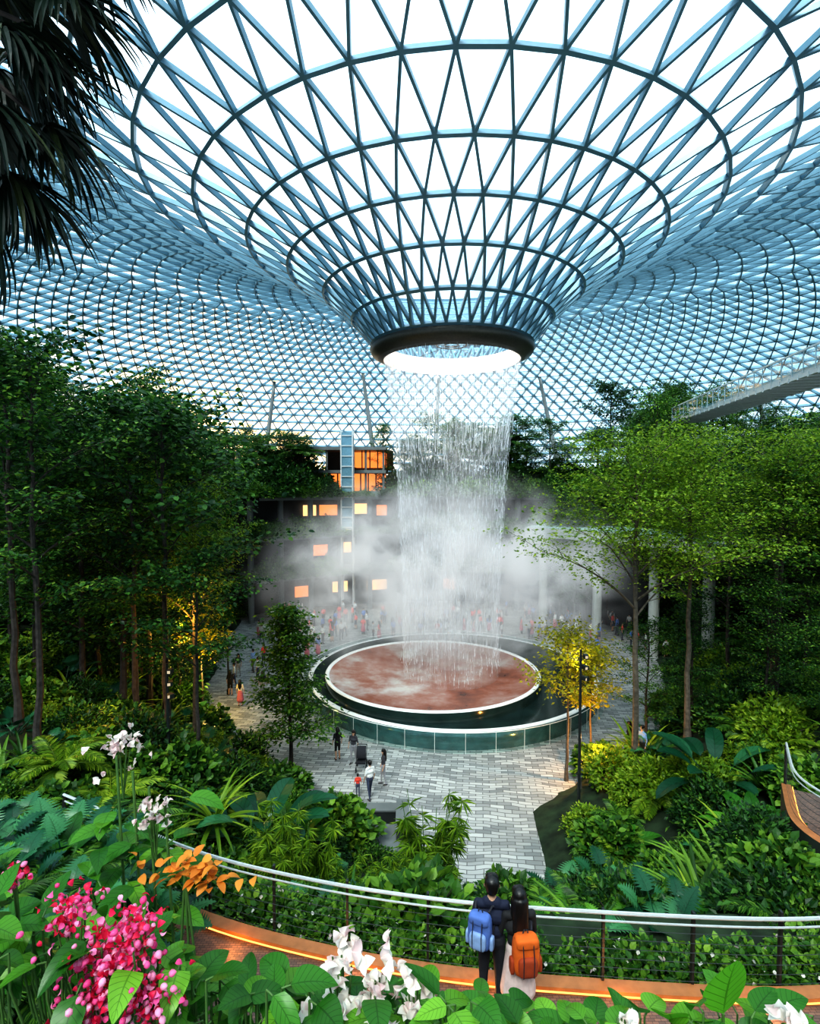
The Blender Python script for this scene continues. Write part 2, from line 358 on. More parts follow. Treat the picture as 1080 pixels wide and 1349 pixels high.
oc = (2.9, 38.9, 0); ic = (1.5, 37.15, 0)
lathe(mb, [(9.9, .0), (9.95, 1.0), (9.8, 1.06), (9.6, 1.02), (0.1, 1.0)], oc, 0)
mb.F[-1] = (mb.F[-1][0], np.repeat([0, 3, 3, 1], 96))
lathe(mb, [(7.2, .95), (7.15, 1.58), (7.1, 1.66), (6.92, 1.66), (6.86, 1.56)], ic, 0); mb.F[-1] = (mb.F[-1][0], np.repeat([1, 3, 3, 3], 96))
lathe(mb, [(6.9, 1.58), (6.0, 1.38), (4.5, 1.24), (2, 1.16), (.02, 1.14)], ic, 2)
mb.obj('waterfall_basin', [tealM, darkw, bowlM, rimM], True)
mb = MB(); lathe(mb, [(10.3, 0.02), (10.3, 1.1)], oc, 0)
a = np.linspace(0, 2 * pi, 121); tube(mb, np.stack([oc[0] + 10.3 * np.cos(a), oc[1] + 10.3 * np.sin(a), 0 * a + 1.12], 1), .022, 1, 5, False)
for q in range(40):
    x, y = oc[0] + 10.3 * math.cos(q * pi / 20), oc[1] + 10.3 * math.sin(q * pi / 20); tube(mb, [(x, y, 0), (x, y, 1.1)], .012, 1, 4)
mb.obj('basin_glass_barrier', [gp, rimM])

# ------------------------------------------------------------------ TERRAIN / PLAZA
yl = [10, 18.4, 20.5, 22, 25, 27, 29, 34, 45, 60, 80]
XL = lambda y: np.interp(y, yl, [2.6, 1.2, -.8, -3.2, -5.0, -7.2, -10, -13, -15.5, -18, -18])
yr_ = [10, 18.4, 23.5, 27, 29, 34, 45, 60, 80]
XR = lambda y: np.interp(y, yr_, [3.2, 4.5, 5.3, 9.0, 12, 16, 20, 24, 24])
def H(x, y):
    x = np.asarray(x, float); y = np.asarray(y, float)
    front = np.interp(y, [8.2, 9.5, 12, 15, 18.6, 20], [6.6, 5.9, 3.9, 2.0, 0, -.3])
    d = np.maximum(XL(y) - x, x - XR(y)); slope = np.interp(y, [10, 20, 30, 60], [.35, .38, .36, .4])
    side = np.where(d > 0, np.minimum(d * slope, 8.5), -.3)
    rr = np.hypot(x - OC[0], y - OC[1]); bk = np.where((y > 20) & (d > 0), np.clip((rr - 30) * .55, 0, 12), -.3)
    return np.maximum(np.maximum(front, side), bk)
soil = mat_simple('soil_undergrowth', (.015, .03, .012), .95, noise=.6, nscale=2)
gx = np.linspace(-75, 80, 120); gy = np.concatenate([np.linspace(8.2, 30, 44), np.linspace(31, 110, 60)])
X, Y = np.meshgrid(gx, gy); Z = H(X, Y); 
def gridmesh(mb, X, Y, Z, m=0):
    r, c = X.shape; i = np.arange(r - 1)[:, None] * c; j = np.arange(c - 1)[None]
    mb.add(np.stack([X, Y, Z], -1).reshape(-1, 3), np.stack([i + j, i + j + 1, i + c + j + 1, i + c + j], -1).reshape(-1, 4), m)
mb = MB(); gridmesh(mb, X, Y, Z); mb.obj('hillside_ground', [soil], True)
m, nt, out = new_mat('plaza_paving')
tc = nd(nt, 'ShaderNodeTexCoord'); mp = nd(nt, 'ShaderNodeMapping'); mp.inputs['Rotation'].default_value = (0, 0, .12); nt.links.new(tc.outputs['Object'], mp.inputs[0])
wv = nd(nt, 'ShaderNodeTexNoise', Scale=.35, Detail=2.0); nt.links.new(mp.outputs[0], wv.inputs['Vector'])
vm = nd(nt, 'ShaderNodeVectorMath', operation='MULTIPLY_ADD'); nt.links.new(wv.outputs['Color'], vm.inputs[0]); vm.inputs[1].default_value = (0, 1.1, 0); nt.links.new(mp.outputs[0], vm.inputs[2])
br = nd(nt, 'ShaderNodeTexBrick', Scale=1.0); br.inputs['Brick Width'].default_value = .62; br.inputs['Row Height'].default_value = .22; br.inputs['Mortar Size'].default_value = .016
br.inputs['Color1'].default_value = (.46, .47, .455, 1); br.inputs['Color2'].default_value = (.18, .19, .19, 1); br.inputs['Mortar'].default_value = (.10, .10, .10, 1); br.inputs['Bias'].default_value = -.05
nt.links.new(vm.outputs[0], br.inputs[0]); b = nd(nt, 'ShaderNodeBsdfPrincipled', Roughness=.5); nt.links.new(br.outputs[0], b.inputs['Base Color']); nt.links.new(b.outputs[0], out.inputs[0]); pave = m
mb = MB(); yy = np.linspace(14, 66, 80); tcol = np.linspace(0, 1, 12)
X = (XL(yy) - .5)[:, None] * (1 - tcol) + (XR(yy) + .5)[:, None] * tcol; Y = np.repeat(yy[:, None], 12, 1); gridmesh(mb, X, Y, 0 * X)
mb.obj('floor', [pave])

def BH(x, y):
    b = np.interp(y, [-2, 2.4, 3.2, 4.6], [11.4, 11.4, 10.0, 6.4])
    l = np.interp(y, [-2, 2.5, 4, 7.2, 9.5], [11.4, 11.2, 10.3, 9.2, 6.4])
    t = np.clip((-(.44 * np.maximum(y, 0)) - .2 - x) / .7, 0, 1)
    return b * (1 - t) + l * t
X, Y = np.meshgrid(np.linspace(-10, 10, 66), np.linspace(-2, 9.6, 56)); Zb = BH(X, Y); mb = MB(); gridmesh(mb, X, Y, Zb); mb.obj('planted_bank', [soil], True)
RC = np.array([(-6.6, 10.4), (-5.2, 9.7), (-3.94, 8.95), (-2.75, 8.45), (-.86, 7.92), (.9, 7.6), (3.57, 7.38), (5.3, 7.3), (8, 7.6), (11, 9)])
def curve(P, n):
    P = np.asarray(P, float); s = np.concatenate([[0], np.cumsum(np.linalg.norm(np.diff(P, axis=0), axis=1))]); t = np.linspace(0, s[-1], n)
    Q = np.stack([np.interp(t, s, P[:, c]) for c in range(P.shape[1])], 1)
    for _ in range(6): Q[1:-1] = .25 * Q[:-2] + .5 * Q[1:-1] + .25 * Q[2:]
    return Q
Q = curve(RC, 60)
def offset(Q, d):
    T = nrm(np.gradient(Q, axis=0)); return Q + d * np.stack([T[:, 1], -T[:, 0]], 1)
pathM, nt, out = new_mat('walkway_paving'); tc = nd(nt, 'ShaderNodeTexCoord'); br = nd(nt, 'ShaderNodeTexBrick', Scale=6.0)
br.inputs['Color1'].default_value = (.19, .12, .09, 1); br.inputs['Color2'].default_value = (.10, .075, .065, 1); br.inputs['Mortar'].default_value = (.04, .03, .03, 1)
nt.links.new(tc.outputs['Object'], br.inputs[0]); b = nd(nt, 'ShaderNodeBsdfPrincipled', Roughness=.6); nt.links.new(br.outputs[0], b.inputs['Base Color']); nt.links.new(b.outputs[0], out.inputs[0])
kerbM = mat_simple('walkway_kerb', (.34, .14, .05), .5); fasciaM = mat_simple('walkway_fascia', (.03, .04, .03), .8)  # kerb orange carries the LED glow in its base colour
def emat(name, col, s):
    m, nt, out = new_mat(name); e = nd(nt, 'ShaderNodeEmission'); e.inputs[0].default_value = (*col, 1); e.inputs[1].default_value = s; nt.links.new(e.outputs[0], out.inputs[0]); return m
ledM = emat('led_orange', (1, .42, .12), 1.8)
railW = mat_simple('rail_steel', (.62, .64, .64), .3, .4, .05)
railD = mat_simple('rail_post_dark', (.03, .035, .035), .5, .3)
def strip(mb, A, B, z, m=0):
    n = len(A); V = np.concatenate([np.c_[A, np.full(n, z)], np.c_[B, np.full(n, z)]]); i = np.arange(n - 1)
    mb.add(V, np.stack([i, i + 1, n + i + 1, n + i], 1), m)
def vstrip(mb, A, z0, z1, m=0):
    n = len(A); V = np.concatenate([np.c_[A, np.full(n, z0)], np.c_[A, np.full(n, z1)]]); i = np.arange(n - 1)
    mb.add(V, np.stack([i, i + 1, n + i + 1, n + i], 1), m)
def walkway(Q, z, width=2.2):
    mb = MB(); strip(mb, offset(Q, .12), offset(Q, width), z); strip(mb, offset(Q, -.08), offset(Q, .12), z + .1, 1); vstrip(mb, offset(Q, -.08), z - 1.6, z + .1, 3); vstrip(mb, offset(Q, .12), z, z + .1, 1)
    strip(mb, offset(Q, width), offset(Q, width + .2), z + .1, 1); vstrip(mb, offset(Q, width), z, z + .1, 1); vstrip(mb, offset(Q, width + .2), z - 1.2, z + .1, 3)
    tube(mb, np.c_[offset(Q, .15), np.full(len(Q), z + .06)], .012, 2, 5, False)
    mb.obj('walkway', [pathM, kerbM, ledM, fasciaM])
    mb = MB()
    for hh, r in ((1.12, .026), (1.0, .015)): tube(mb, np.c_[Q, np.full(len(Q), z + hh)], r, 0, 6)
    for hh in np.linspace(.2, .88, 6): tube(mb, np.c_[Q, np.full(len(Q), z + hh)], .005, 1, 3)
    L = np.linalg.norm(np.diff(Q, axis=0), axis=1).sum(); k = int(L / 1.15)
    for P in curve(Q, k): box(mb, (P[0], P[1], z + .58), (.035, .06, 1.08), 1)
    mb.obj('walkway_railing', [railW, railD])
walkway(Q, 7.0)
Q2 = curve([(11.5, 9.3), (9.9, 9.7), (8.5, 10.8), (8.3, 11.8), (9.2, 13.4)], 30)
walkway(Q2, 6.6, 1.8)
for P in Q[8:50:6]: 
    pp = P + np.array([0, -.35]); lamp('walkway_glow', (pp[0], pp[1], 7.22), 7, (1, .42, .12), .03)
lamp('walkway_glow', (9.3, 10.9, 7.0), 14, (1, .42, .12), .05)

# ------------------------------------------------------------------ VEGETATION MESHES
def make_tree(name, Ht, base, Rr, nb, nleaf, ls, leafm, barkm=bark, flat=.35, tr=.13, rise=.3, clus=.5, prof=None, tmpl=LEAF4, droop=.15):
    mb = MB(); k = 12; z = np.linspace(0, Ht * .96, k); wob = np.cumsum(rng.normal(0, .05, (k, 2)), 0) * Ht / 14
    T = np.c_[wob, z]; tube(mb, T, tr * (1 - .75 * (z / Ht)) * (1 + .5 * np.exp(-z * 2)), 0, 7)
    anchors = []
    prof = prof or (lambda t: math.sin(pi * (.2 + .72 * t)) ** .7)
    for i in range(nb):
        t = (i + .5) / nb; h = base + (Ht * .95 - base) * t; az = i * 2.4 + R(-.3, .3); L = Rr * prof(t) * R(.7, 1.1)
        p0 = np.array([np.interp(h, z, T[:, 0]), np.interp(h, z, T[:, 1]), h]); el = rise + .5 * t + R(-.1, .15)
        pts = [p0]; e = el + .25
        for j in range(5):
            az += R(-.12, .12); pts.append(pts[-1] + dirv(az, e) * L / 5); e -= .13
        pts = np.array(pts); tube(mb, pts, np.linspace(tr * .34 * (1.1 - .6 * t), .012, 6), 0, 4, False)
        for q in range(2, 6): anchors.append(pts[q])
        for q in range(5):
            s = pts[1 + q % 5]; aa = az + (1 if q % 2 else -1) * R(.5, 1.1); l2 = L * R(.25, .5)
            e2 = s + dirv(aa, e + .3) * l2; tube(mb, [s, (s + e2) / 2 + [0, 0, .04], e2], [.018, .012, .006], 0, 3, False); anchors += [e2, (s + e2) / 2]
    anchors.append(T[-1]); An = np.array(anchors)
    idx = rng.integers(0, len(An), nleaf); off = rng.normal(0, 1, (nleaf, 3)) * np.array([clus, clus, clus * flat])
    P = An[idx] + off
    azs = np.arctan2(off[:, 1], off[:, 0]) + rng.normal(0, .8, nleaf)
    D = np.stack([np.cos(azs), np.sin(azs), rng.normal(-droop, .35, nleaf)], 1); N = np.array([0, 0, 1.]) + rng.normal(0, .45, (nleaf, 3))
    scatter(mb, tmpl, P, D, N, ls * rng.uniform(.6, 1.25, nleaf), 1)
    return mb.mesh(name, [barkm, leafm])
TM = [make_tree('tree_a', 14, 5.0, 3.3, 16, 5600, .20, L_dark, flat=.16, clus=.40),
      make_tree('tree_b', 12, 3.0, 2.7, 17, 5600, .19, L_mid, flat=.2, clus=.36),
      make_tree('tree_c', 13, 6.0, 3.6, 12, 4600, .22, L_dark, flat=.14, clus=.46, tmpl=LEAFR),
      make_tree('tree_d', 11, 2.0, 2.3, 22, 6000, .2, L_dark, flat=.35, clus=.36)]
TH = [14, 12, 13, 11]
T_umb = [make_tree('umbrella_tree_a', 15.2, 8.2, 5.6, 18, 13000, .17, L_bright, bark_l, flat=.14, tr=.17, rise=.42, clus=.62, prof=lambda t: 1.0 - .55 * t),
         make_tree('umbrella_tree_b', 14, 7.0, 4.8, 16, 11000, .17, L_bright, bark_l, flat=.14, tr=.15, rise=.42, clus=.6, prof=lambda t: 1.0 - .5 * t)]
T_yel = make_tree('yellow_tree', 7, 3.6, 1.9, 14, 2600, .2, L_yellow_lit, bark_l, flat=.3, tr=.08, rise=.4, clus=.35)  # its yellow is lamp-lit foliage, carried by the leaf colour
T_con = make_tree('conical_tree', 8.3, 1.2, 1.9, 26, 8500, .2, L_mid, flat=.5, tr=.09, rise=.2, clus=.3, prof=lambda t: 1.05 - .8 * t)

def palm_mesh(name, h, nf, L, lm, ll=.55):
    mb = MB(); tube(mb, [(0, 0, 0), (.1, 0, h * .5), (0, .05, h)], [.14, .1, .09], 0, 7)
    for i in range(nf): frond(mb, (0, 0.05, h), i * 2.4, R(.1, 1.25), L * R(.85, 1.1), 1.5, 46, ll, .09, 1, 0, .12, .02)
    return mb.mesh(name, [bark, lm])
PALM = [palm_mesh('palm_a', 6.5, 17, 2.8, L_dark), palm_mesh('palm_b', 5, 15, 2.4, L_mid)]
def fern_mesh(name, nf, L, lm):
    mb = MB()
    for i in range(nf): frond(mb, (0, 0, .15), i * 2.4, R(.5, 1.2), L * R(.75, 1.1), 1.5, 34, L * .22, .1, 0, 0, .08, .01, .1)
    return mb.mesh(name, [lm])
def rosette(name, n, L, W, lm, shape=sh_sword, el=(.2, 1.35), bend=1.2, pet=0, ns=7, nx=1, fold=.3, spread=.12, wav=0):
    mb = MB()
    for i in range(n):
        az = i * 2.4 + R(-.2, .2); arc_leaf(mb, (spread * math.cos(az) * R(), spread * math.sin(az) * R(), .05), az, R(*el), L * R(.75, 1.15), W * R(.8, 1.15), bend * R(.6, 1.2), shape, 0, ns, nx, fold, 0, pet * R(.6, 1.2), .012, 0, wav)
    return mb.mesh(name, [lm])
def bush(name, r, h, nleaf, ls, lm, tmpl=LEAF4, flower=None, nfl=0, droop=0.1, wide=1):
    mb = MB(); 
    for i in range(10):
        az = R(0, 6.3); e = np.array([r * .6 * math.cos(az), r * .6 * math.sin(az), h * R(.5, .9)]); tube(mb, [(0, 0, 0), e * .5 + [0, 0, .1], e], [.03, .02, .01], 1, 4, False)
    u = nrm(rng.normal(0, 1, (nleaf, 3))); u[:, 2] = np.abs(u[:, 2]); rad = rng.uniform(.45, 1.05, nleaf) ** .6
    bump = 1 + .18 * np.sin(u[:, 0] * 5 + 1) * np.cos(u[:, 1] * 6)
    P = u * (rad * bump)[:, None] * np.array([r, r, h]); D = u + rng.normal(0, .6, (nleaf, 3)) - [0, 0, droop]; N = u * .5 + [0, 0, .8] + rng.normal(0, .35, (nleaf, 3))
    scatter(mb, tmpl, P, D, N, ls * rng.uniform(.6, 1.3, nleaf), 0, wide)
    if flower:
        u = nrm(rng.normal(0, 1, (nfl, 3))); u[:, 2] = np.abs(u[:, 2]); scatter(mb, LEAFR, u * [r * 1.05, r * 1.05, h * 1.05], rng.normal(0, 1, (nfl, 3)), u, .07, 2, 1.3)
    return mb.mesh(name, [lm, bark] + ([flower] if flower else []))
FERN = [fern_mesh('fern_a', 16, 1.5, L_mid), fern_mesh('fern_b', 18, 1.3, L_bright)]
SWORD = [rosette('sword_a', 34, 1.7, .13, L_bright), rosette('sword_b', 30, 1.5, .16, L_mid), rosette('sword_c', 26, 1.9, .2, L_mid, bend=.9)]
PADDLE = [rosette('paddle_a', 13, 1.15, .5, L_blue, sh_paddle, (.5, 1.35), 1.0, .9, 8, 2, .25, .15, .01), rosette('paddle_b', 15, .9, .42, L_vein, sh_ovate, (.4, 1.3), 1.1, .6, 8, 2, .2, .15)]
MONST = [rosette('split_leaf_a', 20, .6, .62, L_blue, sh_split, (.3, 1.2), 1.1, .75, 18, 2, .1, .25), rosette('split_leaf_b', 18, .55, .5, L_vein, sh_split, (.3, 1.2), 1.2, .6, 18, 2, .1, .25)]
BUSH = [bush('bush_a', 1.2, 1.4, 2400, .17, L_dark), bush('bush_b', 1.1, 1.1, 2200, .15, L_mid), bush('bush_c', 1.2, 1.2, 1500, .25, L_mid, LEAFR), bush('bush_d', 1.0, .9, 1900, .15, L_bright)]
HEDGE = bush('flower_hedge', .8, .8, 1700, .12, L_mid, LEAFR, whiteM, 40)
def bamboo(name):
    mb = MB()
    for s in range(26):
        az = R(0, 6.3); r = R(0, .35); h = R(1.4, 3.0); p0 = np.array([r * math.cos(az), r * math.sin(az), 0]); top = p0 + [.45 * math.cos(az) * R(.4, 1.6), .45 * math.sin(az) * R(.4, 1.6), h]
        tube(mb, [p0, (p0 + top) / 2 + [0, 0, .1], top], [.014, .012, .008], 1, 4, False)
        for q in range(8):
            f = R(.3, 1); c = p0 + (top - p0) * f; n = 11; aa = R(0, 6.3)
            ang = aa + np.linspace(-1.5, 1.5, n); D = np.stack([np.cos(ang), np.sin(ang), np.full(n, -.35) + rng.normal(0, .3, n)], 1)
            scatter(mb, LEAF4, np.repeat(c[None], n, 0), D, np.tile([0, 0, 1.], (n, 1)), rng.uniform(.26, .44, n), 0, .22)
    return mb.mesh(name, [L_bright, stem_m])
BAM = bamboo('bamboo_palm')

# ------------------------------------------------------------------ TREE PLACEMENT
def hz(x, y): return float(H(x, y))
def tree_at(x, y, k=None, top=None, name='rainforest_tree', parent=None, zb=None):
    k = int(rng.integers(0, 4)) if k is None else k; me = TM[k]; h0 = TH[k]
    z = hz(x, y) - .1 if zb is None else zb; s = (top - z) / h0 if top else 1
    w_ = max(.6, min(1.3, s)); return place(name, me, (x, y, z), R(0, 6.3), (w_, w_, s), parent)
for x, y, k, top in [(-12.2, 18, 0, 18.4), (-13.9, 19.5, 2, 19.0), (-9.8, 22, 2, 17.0), (-11.6, 23.5, 0, 17.6), (-15.5, 26, 1, 17.5), (-13.0, 29, 3, 13.5), (-17.5, 22, 0, 20), (-13.9, 33, 1, 16), (-15.5, 37, 0, 18.5), (-7.9, 20.5, 2, 11.5)]:
    tree_at(x, y, k, top)
place('umbrella_tree', T_umb[1], (-9.6, 24.6, hz(-9.6, 24.6) - .1), 2.0, (.62, .62, .82))
place('umbrella_tree', T_umb[0], (-13.4, 27, hz(-13.4, 27) - .1), 1.0, (.6, .6, .8))
place('conical_tree', T_con, (-5.9, 27, -.05), 1, (1.1, 1.1, 1.0))
place('umbrella_tree', T_umb[0], (9.9, 24.2, -.1), .4)
place('umbrella_tree', T_umb[1], (12.6, 24.8, hz(12.6, 24.8) - .1), 2.2, (.95, .95, .95))
place('umbrella_tree', T_umb[0], (16.8, 25.5, hz(16.8, 25.5) - .1), 3.8, (.85, .85, .8))
place('yellow_tree', T_yel, (7.4, 26, -.1), 0); place('yellow_tree', T_yel, (8.9, 27, -.1), 2, .85)
place('yellow_tree', T_yel, (-12.6, 33.5, 0), 3, .95); 
for x, y, k, top in [(16.2, 21.5, 3, 9.0), (13.6, 26.5, 3, 8.5), (11.6, 26.8, 1, 7.5), (19.5, 24, 1, 13.5), (21.5, 30, 0, 14.5), (15.5, 24, 3, 10)]: tree_at(x, y, k, top)
fr = empty('hillside_forest')
def fill(n, pxr, yr, ur, palm=.12, rooftop=False, plaza=False):
    cnt = 0; it = 0
    while cnt < n and it < 4000:
        it += 1; px = R(*pxr); y = R(*yr); x = (px - 540) / 737 * y; d = max(XL(y) - x, x - XR(y)); rr = math.hypot(x - OC[0], y - OC[1])
        if rooftop:
            if not (26.5 < rr < 33): continue
            z0 = 13.0
        elif plaza: z0 = 0.0
        else:
            if d < 1.0 or rr > 74: continue
            z0 = hz(x, y)
        top = 14 + R(*ur) * y; rt = float(np.interp(rr, PR, PZ)); top = min(top, rt - 2)
        if top - z0 < 2.5: continue
        if R() < palm and top - z0 > 5: 
            s = (top - z0) / 9; place('palm_tree', PALM[int(R() * 2)], (x, y, z0 - .1), R(0, 6), (1.3, 1.3, max(.9, s * 1.1)), fr)
        else:
            k = int(R() * 4); s = (top - z0) / TH[k]; w_ = max(.75, min(1.3, s)); place('tree', TM[k], (x, y, z0 - .1), R(0, 6.3), (w_, w_, s), fr)
        cnt += 1
fill(26, (-40, 200), (24, 50), (.05, .22)); fill(24, (150, 340), (32, 60), (.02, .12)); fill(26, (340, 425), (48, 66), (-.02, .08)); fill(22, (-60, 400), (60, 85), (.05, .11))
fill(40, (700, 1140), (56, 84), (.09, .18), .25); fill(16, (940, 1140), (34, 56), (.02, .12), .2); fill(10, (1020, 1150), (24, 36), (.0, .10)); fill(14, (850, 1000), (40, 56), (-.02, .08))
fill(30, (500, 800), (62, 71), (.06, .13), .25, True); fill(16, (330, 405), (60, 72), (.05, .10), .1, True)
fill(6, (690, 830), (52, 58), (-.05, .0), 0, False, True)
us = empty('understory_planting'); pool = BUSH + BUSH + FERN + SWORD[:2] + [MONST[0], PADDLE[1]]
y = 19.5
while y < 82:
    st = 1.5 + (y - 18) * .055; x = -.8 * y
    while x < .8 * y:
        xx = x + R(-.5, .5) * st; yy_ = y + R(-.5, .5) * st; d = max(XL(yy_) - xx, xx - XR(yy_))
        if d > (1.0 if y < 27 else .5):
            me = pool[int(R() * len(pool))] if y < 45 else BUSH[int(R() * 4)]
            place('shrub', me, (xx, yy_, hz(xx, yy_) - .08), R(0, 6.3), (R(.8, 1.3) if d > 2 else R(.6, .9)) * (1 + (y - 18) * .028), us)
        x += st
    y += st * .9
A0, A1 = math.radians(48), math.radians(135); Cb = (2.8, 37.5)
ph = empty('balcony_planting')
for z in (4.75, 8.95, 13.05):
    for q in np.linspace(A0, A1, 40):
        low = 100 < math.degrees(q) < 116
        if R() < (.5 if low else .9): place('planter_shrub', BUSH[[0, 0, 1, 2][int(R() * 4)]], (Cb[0] + 25.5 * math.cos(q), Cb[1] + 25.5 * math.sin(q), z - .2), R(0, 6), (1.2, 1.2, .55 if low else R(.8, 1.7)), ph)
for q in np.linspace(A0, A1, 60):
    r_ = R(27, 33)
    if 100 < math.degrees(q) < 117: continue
    place('planter_shrub', BUSH[[0, 0, 1][int(R() * 3)]], (Cb[0] + r_ * math.cos(q), Cb[1] + r_ * math.sin(q), 13.0), R(0, 6), R(1.6, 2.8), ph)
for q in np.linspace(math.radians(20), math.radians(62), 18): place('planter_shrub', BUSH[int(R() * 4)], (Cb[0] + 25 * math.cos(q), Cb[1] + 25 * math.sin(q), 10.1), R(0, 6), (1.3, 1.3, R(.8, 1.6)), ph)

fb = empty('bank_shrub_planting')
for _ in range(180):
    y = R(9.3, 19); x = R(-.78 * y, .8 * y)
    if XL(y) - 1.1 < x < XR(y) + 1.1 and y > 13.5: continue
    if y < 13 and x > 7.4: continue
    me = (BUSH[:3] + FERN + MONST + [SWORD[1]])[int(R() * 8)]
    s = R(.65, 1.0); place('shrub', me, (x, y, hz(x, y) - .1), R(0, 6.3), s, fb)
HC = curve(RC, 34)
for i in range(34):
    P = HC[i] + np.array([.1, .85]); place('hedge', HEDGE, (P[0], P[1], 6.0 + R(-.1, .1)), R(0, 6), R(.85, 1.05), fb)
def P3(name, me, x, y, s=1, dz=0, z=None): return place(name, me, (x, y, (hz(x, y) if z is None else z) + dz), R(0, 6.3), s)
P3('bamboo_palm', BAM, .5, 14.4, 1.15, 0); P3('bamboo_palm', BAM, -2.9, 14.2, .95, .1); P3('bamboo_palm', BAM, -3.8, 15.2, 1.0, .1); P3('bamboo_palm', BAM, -1.3, 12.6, .62); P3('bamboo_palm', BAM, -.4, 13.0, .66)
P3('sword_leaf_palm', SWORD[0], -5.9, 16.5, 1.1, 1.0); P3('sword_leaf_palm', SWORD[0], -1.6, 12.2, .65)
P3('paddle_leaf_plant', PADDLE[0], -4.6, 17.0, 1.3, .4); P3('paddle_leaf_plant', PADDLE[1], -3.9, 17.6, 1.3, .1); P3('paddle_leaf_plant', PADDLE[0], 11.5, 20.5, 1.3, 0)
P3('fern', FERN[1], -8.8, 16, 1.3, .5); P3('fern', FERN[1], -10.8, 16.8, 1.4, .5); P3('fern', FERN[0], 4.8, 14.8, 1.0); P3('fern', FERN[1], 7.2, 18.2, 1.1)
P3('sword_leaf_palm', SWORD[2], 8.4, 14.4, 1.1, .5); P3('sword_leaf_palm', SWORD[0], 9.6, 15.5, 1.2, .9); P3('sword_leaf_palm', SWORD[2], 6.6, 12.1, .85, .3); P3('sword_leaf_palm', SWORD[2], 7.1, 13.4, .9, .4); P3('sword_leaf_palm', SWORD[0], 6.0, 11.2, .7, .2)
for x, y, k, s in [(7.5, 10.9, 2, .85), (7.7, 11.9, 0, .8), (7.6, 10.0, 1, .8), (8.2, 9.6, 2, .75), (8.9, 9.1, 0, .7), (6.9, 9.5, 1, .7), (7.2, 8.9, 2, .6)]: P3('garden_shrub', BUSH[k], x, y, s, 0, 5.75)
P3('sword_leaf_palm', SWORD[2], 7.2, 10.4, .65, .3); P3('fern', FERN[0], 6.6, 9.8, .6, .3); P3('fern', FERN[1], 7.6, 9.2, .55, .5); P3('split_leaf_plant', MONST[0], 8.1, 9.6, .7, .5)
P3('split_leaf_plant', MONST[0], 4.4, 15.6, 1.1); P3('split_leaf_plant', MONST[0], 5.3, 14, 1.1, .3); P3('fern', FERN[0], 3.8, 14.0, .8); P3('split_leaf_plant', MONST[0], 6.8, 15, 1.1); P3('paddle_leaf_plant', PADDLE[1], 11, 17.2, 1.3)
lp = empty('foreground_mound_planting')
for _ in range(90):
    y = R(3.4, 8.4); x = -.44 * y - .35 - R(0, 1) * (.38 * y)
    me = [MONST[0], MONST[0], MONST[1], PADDLE[1], MONST[0], FERN[0]][int(R() * 6)]
    place('plant', me, (x, y, float(BH(x, y)) - .05), R(0, 6.3), R(.36, .52) * (y / 4.8), lp)

# ------------------------------------------------------------------ FOREGROUND FLOWERING SHRUBS
def fg_leaf_bush(name, xs, tops, n, y0, y1, L=(.10, .17), mat=None, floor=.32):
    mb = MB(); lo, hi = xs[0], xs[-1]
    for i in range(n):
        px = R(lo, hi); y = R(y0, y1); x = (px) * y / 2.0; tz = np.interp(px, xs, tops); sl = (14 - tz) / 2.0
        z = 14 - sl * y - abs(rng.normal(0, .5)) * floor - .02
        az = R(0, 2 * pi); p = np.array([x, y, z])
        tube(mb, [p + [R(-.05, .05), R(0, .1), -.35], p + [0, .0, -.12], p], [.006, .005, .004], 1, 4, False)
        arc_leaf(mb, p, az, R(-.2, .7), R(*L), R(*L) * .62, R(.4, 1.2), sh_heart, 0, 9, 2, R(.1, .35), R(-.3, .3), .03, .003, 1)
    return mb.obj(name, [mat or L_vein, stem_m], True)
fg_leaf_bush('flowering_shrub', [-1.75, -1.2, -.84, -.6, -.38, .05, .3, .46], [12.5, 12.42, 12.25, 12.18, 12.15, 12.12, 12.10, 12.06], 380, 1.65, 2.4)
fg_leaf_bush('flowering_shrub', [.46, .7, .95, 1.1, 1.3, 1.7], [12.02, 12.03, 12.06, 12.06, 12.04, 12.06], 60, 1.75, 2.2, floor=.2)
mb = MB()
arc_leaf(mb, (1.17, 2.0, 12.03), -1.45, 1.45, .27, .19, .25, sh_ovate, 0, 12, 3, .12, .12, 0); tube(mb, [(1.2, 2.02, 11.5), (1.17, 2.0, 12.03)], .006, 1, 5)
arc_leaf(mb, (.98, 2.0, 12.0), -2.2, 1.0, .2, .13, .5, sh_ovate, 0, 10, 2, .15, .3, 0); tube(mb, [(1.03, 2.02, 11.5), (.98, 2.0, 12.0)], .006, 1, 5)
mb.obj('broad_leaf_plant', [mat_leaf('leaf_lime', [(0, (.12, .38, .03)), (1, (.16, .46, .04))], .45, .35, True), stem_m], True)
def petal_tmpl():
    V = []; F = []; n = 6
    for j in range(n + 1):
        t = j / n; wv = .42 * math.sin(pi * t ** .7) ** .7 if 0 < t < 1 else .02
        for i in range(-2, 3): V.append((wv * i / 2, t, .28 * (i / 2) ** 2 * wv + .25 * math.sin(pi * t)))
    for j in range(n):
        for i in range(4): F.append([j * 5 + i, j * 5 + i + 1, j * 5 + i + 6, j * 5 + i + 5])
    return np.array(V, float), np.array(F)
PET = petal_tmpl()
def ico_tmpl():
    V = []; F = []; n = 6
    prof = [(0, 0), (.3, .12), (.45, .4), (.36, .7), (.12, .95), (0, 1)]
    for r, y in prof:
        for q in range(n): a = q * 2 * pi / n; V.append((r * math.cos(a), y, r * math.sin(a)))
    for j in range(len(prof) - 1):
        for q in range(n): F.append([j * n + q, j * n + (q + 1) % n, (j + 1) * n + (q + 1) % n, (j + 1) * n + q])
    return np.array(V, float), np.array(F)
BUD = ico_tmpl()
